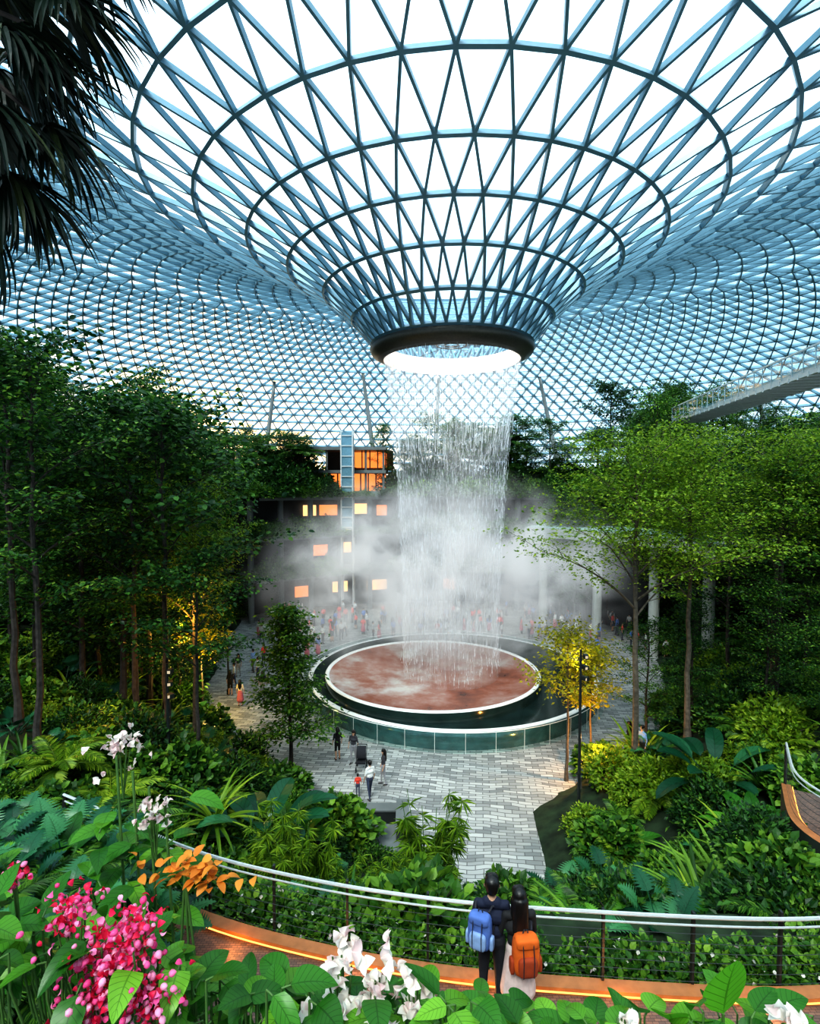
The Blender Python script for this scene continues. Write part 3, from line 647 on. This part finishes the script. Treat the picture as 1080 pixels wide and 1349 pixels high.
def flower_cluster(name, clusters, mats):
    mb = MB()
    for c, r, n, s, kind in clusters:
        c = np.array(c); u = rng.normal(0, .5, (n, 3)); P = c + u * r
        if kind == 'bud':
            h = int(n * .4)
            scatter(mb, BUD, P[:h], nrm(u[:h]) + [0, 0, -.6], rng.normal(0, 1, (h, 3)), s * .8 * rng.uniform(.6, 1.1, h), 0)
            k = n - h; scatter(mb, PET, P[h:], rng.normal(0, 1, (k, 3)), rng.normal(0, 1, (k, 3)), s * rng.uniform(.5, 1.0, k), 1)
            k = n // 2; P2 = c + rng.normal(0, .5, (k, 3)) * r * 1.1; scatter(mb, PET, P2, rng.normal(0, 1, (k, 3)), rng.normal(0, 1, (k, 3)), s * rng.uniform(.5, .9, k), 0)
        else:
            for p in P:
                k = 4; ax = nrm(rng.normal(0, 1, 3) + [0, -.6, .5]); D = nrm(rng.normal(0, 1, (k, 3))); D = nrm(D - (D @ ax)[:, None] * ax * .7 + ax * .35)
                scatter(mb, PET, np.repeat(p[None], k, 0), D, np.repeat(ax[None], k, 0), s * rng.uniform(.8, 1.1, k), 0)
        for q in range(6): tube(mb, [c + [0, .02, -.35], c + rng.normal(0, .3, 3) * r], [.005, .003], 2, 4, False)
    return mb.obj(name, mats + [stem_m], True)
flower_cluster('pink_flower_cluster', [((-.99, 1.75, 12.50), .09, 120, .032, 'bud'), ((-1.10, 1.75, 12.62), .07, 80, .03, 'bud'), ((-.86, 1.7, 12.60), .07, 80, .03, 'bud'), ((-.93, 1.7, 12.44), .1, 140, .032, 'bud'), ((-.80, 1.65, 12.42), .08, 100, .03, 'bud'), ((-1.0, 1.62, 12.36), .09, 110, .032, 'bud')], [pinkM, redM])
flower_cluster('pink_flower_cluster', [((-1.42, 1.95, 12.6), .04, 30, .03, 'bud')], [pinkM, redM])
flower_cluster('white_flower_cluster', [((-.22, 1.8, 12.41), .07, 14, .044, 'fl'), ((-.1, 1.8, 12.35), .08, 14, .042, 'fl'), ((-.17, 1.75, 12.29), .1, 18, .044, 'fl'), ((-.30, 1.75, 12.24), .07, 10, .043, 'fl'), ((.02, 1.8, 12.27), .06, 8, .043, 'fl')], [whiteM])
flower_cluster('white_flower_cluster', [((1.28, 1.8, 12.22), .04, 5, .05, 'fl'), ((1.32, 1.75, 12.16), .04, 4, .05, 'fl'), ((.72, 1.8, 12.2), .03, 4, .045, 'fl')], [whiteM])
flower_cluster('white_flower_cluster', [((-1.85, 3.5, 12.33), .13, 38, .036, 'fl'), ((-1.6, 3.4, 11.98), .11, 30, .036, 'fl')], [whiteM])
mb = MB()
for i in range(60):
    p = np.array([-1.30 + rng.normal(0, .13), 3.2, 11.72 + rng.normal(0, .05)]); arc_leaf(mb, p, R(0, 6.3), R(-.2, .8), R(.06, .10), .05, .8, sh_ovate, 0, 6, 1, .3, R(-.6, .6))
for q in (-1.45, -1.3, -1.2): tube(mb, [(q, 3.25, 10.2), (-1.33, 3.2, 11.7)], .008, 1, 4)
mb.obj('orange_leaf_plant', [L_orange, stem_m], True)
mb = MB()
for i in range(40):
    t = R(); p = np.array([-1.75 + R(-.22, .25), 3.35 + R(-.2, .3), 11.2 + t * .85]); arc_leaf(mb, p, R(0, 6.3), R(0, .7), R(.18, .28), R(.09, .14), .9, sh_ovate, 0, 9, 2, .2, R(-.3, .3), .04, .004, 1)
for q in range(4): tube(mb, [(-1.75 + q * .1, 3.4, 10.0), (-1.85 + q * .1, 3.45, 12.3 - q * .1)], .009, 1, 5)
mb.obj('bleeding_heart_vine', [L_vein, stem_m], True)

# fan palm top-left
mb = MB(); tube(mb, [(-3.9, 3.7, 10.5), (-3.8, 3.6, 14), (-3.75, 3.55, 17.3)], [.16, .14, .12], 0, 9)
crown = np.array([-3.5, 3.55, 17.0])
hubs = [(-2.45, 3.5, 17.0, -.1, .1), (-2.35, 3.3, 16.6, -.05, -.15), (-2.28, 3.6, 16.25, -.1, -.25), (-2.2, 3.3, 17.35, -.1, .1), (-2.5, 3.5, 15.95, -.2, -.6), (-2.6, 3.1, 16.4, -.3, -.4), (-2.8, 3.9, 16.8, .2, -.2), (-2.5, 3.4, 17.5, 0, .3), (-2.6, 3.4, 15.7, -.1, -.8), (-2.1, 3.5, 16.95, 0, -.1), (-2.5, 3.7, 16.7, 0, 0.1), (-2.25, 3.4, 16.7, .1, -.4), (-2.6, 3.6, 17.2, .3, -.1), (-2.4, 3.2, 16.15, .2, -.2), (-2.15, 3.7, 17.6, .1, -.1), (-2.45, 3.5, 15.9, .1, -.2)]
for hx, hy, hzz, az0, el0 in hubs:
    hub = np.array([hx, hy, hzz]); mid = (crown + hub) / 2 + [0, 0, .15]; tube(mb, [crown, mid, hub], [.025, .018, .014], 0, 5)
    for b in np.linspace(-2.0, 2.0, 30):
        arc_leaf(mb, hub, az0 + b * .75, el0 - .1 - .22 * abs(b) + R(-.12, .12), .72 * (1 - .12 * abs(b)) * R(.85, 1.1), .06, .85, sh_sword, 1, 6, 1, .45)
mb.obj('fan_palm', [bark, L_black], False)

# ------------------------------------------------------------------ BACKGROUND BUILDINGS
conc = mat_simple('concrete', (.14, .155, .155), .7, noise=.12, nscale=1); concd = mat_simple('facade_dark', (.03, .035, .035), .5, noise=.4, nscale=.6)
colM = mat_simple('column_paint', (.34, .37, .38), .5, noise=.05)
warm = emat('shop_light_warm', (1, .28, .07), 1.0); warm2 = emat('shop_light_amber', (1, .55, .22), 1.2); glassB = mat_simple('lift_glass', (.18, .32, .4), .1, .3)
mb = MB()
def arc_slab(mb, r0, r1, z0, z1, a0, a1, m=0, n=40, c=Cb):
    lathe(mb, [(r0, z0), (r1, z0), (r1, z1), (r0, z1), (r0, z0)], (c[0], c[1], 0), m, n, a0, a1)
for z in (4.2, 8.4, 12.5): arc_slab(mb, 25.0, 34, z, z + .55, A0, A1, 0); arc_slab(mb, 24.9, 25.0, z + .5, z + 1.3, A0, A1, 3)
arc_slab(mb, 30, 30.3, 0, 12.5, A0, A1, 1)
for q in np.linspace(A0, A1, 13): x, y = Cb[0] + 26.8 * math.cos(q), Cb[1] + 26.8 * math.sin(q); tube(mb, [(x, y, 0), (x, y, 12.6)], .3, 0, 10)
for q, z, ww, mm in [(1.98, 11.2, .10, 2), (1.87, 11.3, .07, 4), (1.78, 11.1, .04, 2), (2.07, 11.2, .05, 4), (2.03, 6.6, .06, 2), (1.93, 6.8, .05, 4), (1.5, 2.2, .06, 2), (1.8, 2.2, .08, 4), (1.95, 2.2, .06, 4), (2.1, 2.0, .06, 2)]:
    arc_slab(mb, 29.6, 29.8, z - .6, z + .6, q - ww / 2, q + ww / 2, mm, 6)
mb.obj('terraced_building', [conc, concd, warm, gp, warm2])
mb = MB()
for z in (13.2, 15.6, 18.2): box(mb, (-7.2, 66, z), (9, 6, .35), 0)
box(mb, (-7.2, 67, 14.4), (8.5, 2, 2.0), 1); box(mb, (-4.6, 66, 17), (3.6, 3, 1.7), 1); box(mb, (-6, 67.5, 17), (8, .3, 2.4), 2)
for x in (-11.4, -9.4, -7.2, -5, -3.0): tube(mb, [(x, 63.4, 13), (x, 63.4, 18.2)], .14, 0, 6)
for x in np.arange(-11.2, -3, .9): box(mb, (x, 65.9, 14.4), (.14, .2, 2.2), 2)
for x in np.arange(-6.4, -2.6, .9): box(mb, (x, 64.4, 17), (.12, .1, 2.2), 2)
mb.obj('lit_pavilion', [conc, warm, concd])
mb = MB(); box(mb, (-6.8, 61, 14.5), (1.1, 1.1, 10.5), 0)
for z in np.arange(9.5, 20, 1.1): box(mb, (-6.8, 61, z), (1.3, 1.3, .12), 1)
for sx in (-.62, .62):
    for sy in (-.62, .62): box(mb, (-6.8 + sx, 61 + sy, 10), (.14, .14, 20), 1)
mb.obj('glass_lift_tower', [glassB, railW])
mb = MB()
arc_slab(mb, 17, 27, 9.2, 10.1, math.radians(-5), math.radians(62), 0, 30); arc_slab(mb, 17.0, 17.1, 10.1, 11.0, math.radians(-5), math.radians(62), 1, 30)
for q in (8, 25, 42, 58): x, y = Cb[0] + 19 * math.cos(math.radians(q)), Cb[1] + 19 * math.sin(math.radians(q)); tube(mb, [(x, y, -.2), (x, y, 9.3)], .42, 0, 14)
arc_slab(mb, 25, 25.4, 0, 9.2, math.radians(-5), math.radians(62), 2, 30)
mb.obj('concrete_terrace', [mat_simple('concrete_light', (.40, .42, .40), .6, noise=.08, nscale=.8), gp, concd])
mb = MB(); a = np.array([29.5, 60, 21.0]); b = np.array([23.2, 25, 20.6]); d = nrm(b - a); s = np.array([-d[1], d[0], 0]) * 1.5
def beam(mb, p, q, w_, h_, m=0):
    p = np.array(p, float); q = np.array(q, float); dd = nrm(q - p); ss = nrm(np.cross(dd, [0, 0, 1])) * w_ / 2; uu = np.array([0, 0, h_ / 2])
    V = [p - ss - uu, p + ss - uu, p + ss + uu, p - ss + uu, q - ss - uu, q + ss - uu, q + ss + uu, q - ss + uu]
    mb.add(V, [[0, 1, 5, 4], [1, 2, 6, 5], [2, 3, 7, 6], [3, 0, 4, 7], [0, 3, 2, 1], [4, 5, 6, 7]], m)
beam(mb, a, b, 2.6, .22, 2)
for sg in (-1, 1):
    beam(mb, a + s * sg * .9, b + s * sg * .9, .22, .55, 0); beam(mb, a + s * sg + [0, 0, 1.3], b + s * sg + [0, 0, 1.3], .12, .1, 0)
    n = 26
    for i in range(n + 1):
        p = a + (b - a) * i / n + s * sg; beam(mb, p, p + np.array([0, .01, 1.3]), .08, .08, 0)
    V = [a + s * sg + [0, 0, .1], b + s * sg + [0, 0, .1], b + s * sg + [0, 0, 1.15], a + s * sg + [0, 0, 1.15]]; mb.add(V, [[0, 1, 2, 3]], 1)
for i in range(30): p = a + (b - a) * (i + .5) / 30 - [0, 0, .2]; beam(mb, p - s, p + s, .14, .3, 0)
mb.obj('footbridge', [mat_simple('bridge_white', (.5, .56, .58), .4, .1, .05), mat_glass('bridge_glass', (.55, .7, .75), (1, 1, 1), .1, .6), mat_simple('bridge_deck', (.2, .22, .23), .6)])
for x, y, dx in [(-5, 96, -3), (-44, 88, 3), (-26, 96, 3), (27, 96, -5), (60, 88, -6), (-52, 74, 2), (4, 98, 1)]:
    r = math.hypot(x + dx - OC[0], y - OC[1]); zt_ = float(np.interp(r, PR, PZ)); mb = MB(); tube(mb, [(x, y, 10), (x + dx * .5, y, (zt_ + 10) / 2), (x + dx, y, zt_ + .1)], [.32, .4, .26], 0, 10); tube(mb, [(x, y, 9.5), (x, y, 10.6)], .5, 0, 10); mb.obj('roof_support_column', [colM], True)
def lamp_post(x, y, z, h):
    mb = MB(); tube(mb, [(x, y, z), (x, y, z + h)], [.07, .05], 0, 8); tube(mb, [(x, y, z), (x, y, z + .3)], .12, 0, 8)
    for k in range(3):
        zz = z + h - .25 - k * .45; box(mb, (x + .16, y - .1, zz), (.16, .26, .16), 0, .4 * k); tube(mb, [(x, y, zz), (x + .16, y - .1, zz)], .02, 0, 4); box(mb, (x + .16, y - .24, zz), (.1, .02, .1), 1, .4 * k)
    mb.obj('lamp_post', [railD, emat('lamp_lens', (1, .85, .6), .5)])
lamp_post(6.9, 22.3, 0.2, 7.2); lamp_post(-8.9, 20.2, 3, 4.5); lamp_post(-12.2, 37, 0, 5)
lamp('garden_uplight', (-13.0, 31, 6.0), 450, (1, .6, .12)); lamp('garden_uplight', (8.6, 25.6, 2.2), 300, (1, .45, .10)); lamp('garden_uplight', (-12, 33, 3), 250, (1, .7, .2)); lamp('garden_uplight', (7.6, 25.0, 6.0), 60, (1, .8, .3)); lamp('garden_uplight', (-9.3, 24, 8.2), 200, (1, .5, .08)); lamp('garden_uplight', (-11.2, 21, 6.2), 120, (1, .5, .1))

mb = MB()
for c, s in [((-1.9, 22.6, .3), (3.4, .5, .7)), ((-3.4, 21.8, .55), (.5, 2.2, 1.2)), ((-.3, 21.7, .45), (.45, 2.0, .9)), ((-1.9, 20.9, .2), (3.2, 1.6, .5))]: box(mb, c, s, 0); box(mb, (c[0], c[1], c[2] + s[2] / 2 + .03), (s[0] + .08, s[1] + .08, .07), 1)
mb.obj('stone_planter_bench', [concd, conc])

# ------------------------------------------------------------------ PEOPLE
skinM = mat_simple('skin', (.55, .33, .22), .5, noise=.05); hairM = mat_simple('hair_black', (.012, .010, .010), .4, noise=.2); eyeM = mat_simple('eye_dark', (.01, .01, .01), .2); lipM = mat_simple('lips', (.4, .12, .1), .4)
_cl = {}
def cloth(c):
    if c not in _cl: _cl[c] = mat_simple('fabric', c, .85, noise=.12, nscale=12)
    return _cl[c]
def capsule(mb, a, b, ra, rb, n=12, k=4):
    a = np.array(a, float); b = np.array(b, float); d = b - a; L = np.linalg.norm(d); d = d / L if L > 1e-6 else np.array([0, 0, 1.])
    x = nrm(np.cross(d, [0, 0, 1.] if abs(d[2]) < .9 else [1., 0, 0])); y = np.cross(d, x)
    pr = [(ra * math.cos(t), -ra * -math.sin(t)) for t in np.linspace(-pi / 2, 0, k + 1)]
    rows = [(a, r, h) for r, h in pr] + [(b, rb * math.cos(t), rb * math.sin(t)) for t in np.linspace(0, pi / 2, k + 1)]
    V = []
    for c, r, h in rows:
        for q in range(n): an = q * 2 * pi / n; V.append(c + d * h + max(r, 1e-4) * (x * math.cos(an) + y * math.sin(an)))
    F = [[j * n + q, j * n + (q + 1) % n, (j + 1) * n + (q + 1) % n, (j + 1) * n + q] for j in range(len(rows) - 1) for q in range(n)]
    i0 = len(V); V.append(rows[0][0] + d * (rows[0][2])); V.append(rows[-1][0] + d * rows[-1][2]); l = (len(rows) - 1) * n
    mb.add(V, F, 0); b0 = mb.n - len(V)
    mb.F.append((np.array([[b0 + (q + 1) % n, b0 + q, b0 + i0] for q in range(n)]), 0)); mb.F.append((np.array([[b0 + l + q, b0 + l + (q + 1) % n, b0 + i0 + 1] for q in range(n)]), 0))
def person_mesh(name, shirt=(.5, .5, .5), pants=(.05, .05, .08), hair='short', skirt=None, vox=.03, armL=None, armR=None, stride=0., sleeve=True, legs_bare=False, hairc=None):
    P = []
    for sx in (-1, 1):
        st = stride * sx; hip = (sx * .085, 0, .93); kn = (sx * .095, st * .5 + .02, .50); an = (sx * .1, st - .02, .09)
        lt = 0 if legs_bare else 2
        P += [(hip, kn, .088, .06, 2 if not legs_bare else 2), (kn, an, .058, .038, lt), ((an[0], an[1] - .03, .045), (an[0] + sx * .02, an[1] + .15, .035), .042, .034, 4)]
        arm = armL if sx < 0 else armR
        sh = (sx * .175, -.01, 1.42); el = arm[0] if arm else (sx * .245, -.02, 1.13); wr = arm[1] if arm else (sx * .25, .06, .89)
        P += [(sh, el, .05, .038, 1), (el, wr, .037, .025, 1 if sleeve else 0)]
        v = nrm(np.array(wr) - np.array(el)); w_ = np.array(wr); pal = w_ + v * .075; P.append((w_, pal, .026, .032, 0))
        fwd = nrm(np.cross(v, [sx, 0, 0])); fwd = fwd if fwd[1] > 0 else -fwd
        for q, (o_, ln) in enumerate([(.027, .07), (.009, .08), (-.009, .075), (-.026, .058)]):
            b0 = pal + fwd * o_ + v * .012; m0 = b0 + v * ln * .5 + np.array([-sx * .008, 0, 0]); e0 = m0 + v * ln * .42 + np.array([-sx * .022, 0, 0]); P += [(b0, m0, .0095, .0085, 0), (m0, e0, .0085, .007, 0)]
        t0 = w_ + v * .025 + fwd * .022; t1 = t0 + fwd * .03 + v * .03; P += [(t0, t1, .012, .01, 0), (t1, t1 + v * .028, .0095, .008, 0)]
    P += [((-.065, 0, .95), (.065, 0, .95), .105, .105, 2), ((-.05, .0, 1.08), (.05, 0, 1.08), .1, .1, 1), ((-.08, 0, 1.26), (.08, 0, 1.26), .105, .105, 1), ((-.15, -.01, 1.41), (.15, -.01, 1.41), .055, .055, 1), ((-.06, -.01, 1.44), (.06, -.01, 1.44), .062, .062, 1),
          ((0, -.01, 1.45), (0, .005, 1.56), .052, .048, 0), ((0, .0, 1.665), (0, .02, 1.60), .088, .066, 0), ((0, -.02, 1.66), (0, 0, 1.65), .088, .085, 0), ((0, .085, 1.63), (0, .103, 1.61), .012, .014, 0), ((-.086, 0, 1.63), (-.086, -.01, 1.65), .016, .018, 0), ((.086, 0, 1.63), (.086, -.01, 1.65), .016, .018, 0),
          ((0, -.025, 1.69), (0, .0, 1.69), .095, .09, 3), ((-.03, .03, 1.72), (.03, .03, 1.72), .055, .055, 3), ((0, -.045, 1.63), (0, -.04, 1.66), .08, .085, 3)]
    if hair == 'long': P += [((-.03, -.06, 1.62), (-.045, -.115, 1.28), .08, .055, 3), ((.03, -.06, 1.62), (.045, -.115, 1.28), .08, .055, 3), ((0, -.07, 1.62), (0, -.125, 1.2), .085, .05, 3), ((-.075, -.02, 1.62), (-.085, -.05, 1.45), .04, .03, 3), ((.075, -.02, 1.62), (.085, -.05, 1.45), .04, .03, 3)]
    if skirt: P += [((0, 0, .98), (0, 0, .42), .135, .2, 5), ((-.05, 0, .9), (-.07, 0, .42), .12, .17, 5), ((.05, 0, .9), (.07, 0, .42), .12, .17, 5)]
    mb = MB()
    for a, b, ra, rb, tg in P: capsule(mb, a, b, ra, rb)
    me = mb.mesh(name + '_raw', []); o = bpy.data.objects.new('tmp_body', me); scene.collection.objects.link(o)
    md = o.modifiers.new('r', 'REMESH'); md.mode = 'VOXEL'; md.voxel_size = vox; md.adaptivity = 0
    sm = o.modifiers.new('s', 'SMOOTH'); sm.factor = .5; sm.iterations = 2 if vox < .02 else 1
    bpy.context.view_layer.update(); dg = bpy.context.evaluated_depsgraph_get(); me2 = bpy.data.meshes.new_from_object(o.evaluated_get(dg)); bpy.data.objects.remove(o)
    me2.name = name; n = len(me2.polygons); C = np.zeros(n * 3); me2.polygons.foreach_get('center', C); C = C.reshape(-1, 3)
    best = np.full(n, 1e9); tag = np.zeros(n, int)
    for a, b, ra, rb, tg in P:
        a = np.array(a, float); b = np.array(b, float); d = b - a; t = np.clip(((C - a) @ d) / (d @ d + 1e-9), 0, 1); ds = np.linalg.norm(C - a - t[:, None] * d, axis=1) - (ra + (rb - ra) * t)
        if tg in (3, 5): ds = ds - .006
        u = ds < best; best[u] = ds[u]; tag[u] = tg
    me2.materials.clear()
    for mm in (skinM, cloth(shirt), cloth(pants), cloth(hairc) if hairc else hairM, cloth((.06, .05, .05)), cloth(skirt or (.5, .4, .4)), eyeM, lipM): me2.materials.append(mm)
    me2.polygons.foreach_set('material_index', tag.astype(np.int32)); me2.polygons.foreach_set('use_smooth', np.ones(n, bool)); me2.update()
    return me2
def add_face(name, me, loc, rz, s):
    o = place(name, me, loc, rz, s); mb = MB()
    for sx in (-1, 1): capsule(mb, (sx * .03, .078, 1.648), (sx * .034, .078, 1.648), .009, .009, 8, 3)
    e = mb.mesh('eyes', [eyeM]); place('eyes', e, parent=o); mb = MB(); capsule(mb, (-.02, .082, 1.575), (.02, .082, 1.575), .006, .006, 8, 3); place('mouth', mb.mesh('mouth', [lipM]), parent=o); return o
man = person_mesh('man', (.015, .02, .045), (.02, .022, .03), 'short', vox=.010, armL=((-.235, .05, 1.15), (-.12, .26, 1.17)), armR=((.24, .04, 1.15), (.14, .24, 1.16)))
woman = person_mesh('woman', (.02, .02, .022), (.5, .42, .4), 'long', skirt=(.62, .50, .48), vox=.010, armL=((-.235, .04, 1.16), (-.13, .24, 1.15)), armR=((.225, .05, 1.15), (.12, .25, 1.18)), legs_bare=True)
add_face('man', man, (1.08, 7.14, 7.0), -.12, 1.06); add_face('woman', woman, (1.42, 7.06, 7.0), .08, 1.0)
def backpack(name, loc, rz, s, col, col2):
    mb = MB()
    def rbox(c, sz, m, rnd=.25):
        n = 10; V = []; F = []
        th = np.linspace(-pi / 2, pi / 2, n); ph = np.linspace(0, 2 * pi, 21)
        for t in th:
            for p in ph:
                q = lambda v, e: math.copysign(abs(v) ** e, v)
                V.append((c[0] + sz[0] / 2 * q(math.cos(t), rnd * 1.6) * q(math.cos(p), rnd * 1.6), c[1] + sz[1] / 2 * q(math.cos(t), rnd * 1.6) * q(math.sin(p), rnd * 1.6), c[2] + sz[2] / 2 * q(math.sin(t), rnd * 2.2)))
        for j in range(n - 1):
            for i in range(20): F.append([j * 21 + i, j * 21 + i + 1, (j + 1) * 21 + i + 1, (j + 1) * 21 + i])
        mb.add(V, F, m)
    rbox((0, 0, 0), (.30, .17, .46), 0); rbox((0, -.09, -.08), (.22, .09, .22), 1); rbox((0, -.03, .17), (.27, .15, .12), 0); rbox((-.16, 0, -.12), (.05, .1, .18), 1); rbox((.16, 0, -.12), (.05, .1, .18), 1)
    tube(mb, [(-.03, .02, .22), (-.02, .01, .27), (.02, .01, .27), (.03, .02, .22)], .008, 2, 5)
    for sx in (-1, 1): tube(mb, [(sx * .09, .08, .2), (sx * .11, .15, .24), (sx * .115, .27, .17), (sx * .12, .28, .02), (sx * .12, .15, -.14), (sx * .1, .08, -.18)], .014, 2, 6)
    for xx in (-.06, .06): tube(mb, [(xx, -.095, .2), (xx, -.14, 0), (xx, -.13, -.18)], .006, 2, 4)
    o = mb.obj(name, [cloth(col), cloth(col2), cloth((.03, .03, .04))], True); o.location = loc; o.rotation_euler = (0, 0, rz); o.scale = (s, s, s)
backpack('blue_backpack', (.90, 6.93, 8.30), -.45, 1.0, (.09, .16, .40), (.25, .36, .58)); backpack('orange_backpack', (1.47, 6.84, 8.06), .1, 1.12, (.60, .13, .015), (.32, .055, .015))
SP = [person_mesh('pa', (.02, .02, .025), (.02, .02, .02), 'long', legs_bare=True, sleeve=False), person_mesh('pb', (.75, .75, .74), (.05, .06, .1), 'short', sleeve=False, stride=.16),
      person_mesh('pc', (.05, .05, .06), (.3, .3, .32), 'long', sleeve=False, stride=.1), person_mesh('pd', (.7, .08, .05), (.08, .08, .12), 'short', sleeve=False), person_mesh('pe', (.2, .3, .5), (.1, .09, .08), 'short', stride=.18), person_mesh('pf', (.7, .62, .5), (.6, .3, .3), 'long', skirt=(.5, .15, .2), sleeve=False)]
for x, y, k, rz, s, nm in [(-3.7, 28.0, 0, .5, .96, 'woman'), (-2.85, 27.6, 2, 2.8, .97, 'woman'), (-1.25, 25.6, 2, 1.8, .97, 'woman'), (-1.8, 24.4, 1, .6, 1.0, 'man'), (-2.35, 24.6, 3, .2, .6, 'child'), (7.6, 24.4, 4, 1, 1, 'man'), (8.1, 24.2, 1, 2, 1, 'man'),
                           (-11.8, 41.5, 4, 1, 1, 'man'), (-12.2, 38.2, 1, 2, 1, 'man'), (-12.0, 36.8, 0, 0, .97, 'woman'), (-12.6, 40.5, 2, 3, .97, 'woman'), (-11.4, 43, 3, 1, 1, 'man'), (-10.8, 35.0, 5, 0, .96, 'woman'), (-10.9, 39.5, 1, 1.5, 1, 'man'), (-9.8, 36.6, 2, .4, .97, 'woman'), (-10.2, 44, 4, 0, 1, 'man'), (10.5, 24.8, 4, 2.0, 1, 'man'), (11.0, 27.6, 0, 1.0, 1, 'woman')]:
    add_face(nm, SP[k], (x, y, .01 + (max(0, hz(x, y)) if x > 8.5 else 0)), rz, s)
mb = MB()
data = []
for me in SP:
    n = len(me.vertices); v = np.zeros(n * 3); me.vertices.foreach_get('co', v); nf = len(me.polygons); q = np.zeros(len(me.loops), int); me.loops.foreach_get('vertex_index', q); mi = np.zeros(nf, int); me.polygons.foreach_get('material_index', mi)
    data.append((v.reshape(-1, 3), q.reshape(-1, 4) if len(q) == nf * 4 else None, mi))
crowd_m = [skinM, cloth((.5, .5, .5)), cloth((.06, .06, .09)), hairM, cloth((.06, .05, .05)), cloth((.5, .15, .2)), cloth((.7, .1, .08)), cloth((.1, .2, .5)), cloth((.75, .75, .72))]
for i in range(150):
    v, f, mi = data[int(R() * 6)]
    if f is None: continue
    x = R(-14, 22); y = R(50, 60) if R() < .75 else R(44, 50.5)
    if math.hypot(x - oc[0], y - oc[1]) < 11: continue
    a = R(0, 6.3); c, s = math.cos(a), math.sin(a); sc = R(.88, 1.05)
    V = (v * sc) @ np.array([[c, s, 0], [-s, c, 0], [0, 0, 1]]) + [x, y, .01]; m2 = mi.copy(); m2[mi == 1] = [1, 6, 7, 8][int(R() * 4)]
    mb.add(V, f, m2)
if mb.n: mb.obj('visitor_crowd', crowd_m, True)
mb = MB(); x0, y0 = -2.4, 27.0
for sx in (-.24, .24):
    for yy_, r in ((-.35, .12), (.35, .15)):
        a = np.linspace(0, 2 * pi, 17); tube(mb, np.stack([0 * a + x0 + sx, y0 + yy_ + r * np.cos(a), r + .02 + r * np.sin(a)], 1), .025, 0, 5, False)
        for q in (0, 1.57): tube(mb, [(x0 + sx, y0 + yy_ - r * math.cos(q), r - r * math.sin(q) + .02), (x0 + sx, y0 + yy_ + r * math.cos(q), r + r * math.sin(q) + .02)], .008, 1, 4)
    tube(mb, [(x0 + sx, y0 - .35, .15), (x0 + sx, y0 + .1, .6), (x0 + sx, y0 + .5, 1.05)], .015, 1, 5); tube(mb, [(x0 + sx, y0 + .35, .17), (x0 + sx, y0 - .05, .55)], .015, 1, 5)
tube(mb, [(x0 - .24, y0 + .5, 1.05), (x0 + .24, y0 + .5, 1.05)], .02, 0, 6)
box(mb, (x0, y0 - .05, .45), (.42, .5, .08), 0); box(mb, (x0, y0 + .2, .68), (.42, .08, .5), 0)
th = np.linspace(0, pi * .55, 8); V = np.array([(x0 + sx, y0 + .22 - .42 * math.sin(t), .72 + .38 * math.cos(t)) for t in th for sx in (-.23, .23)]); mb.add(V, [[2 * j, 2 * j + 1, 2 * j + 3, 2 * j + 2] for j in range(7)], 0)
mb.obj('baby_stroller', [cloth((.02, .02, .025)), railD], False)
print('objects', len(bpy.data.objects), scene.view_settings.look)
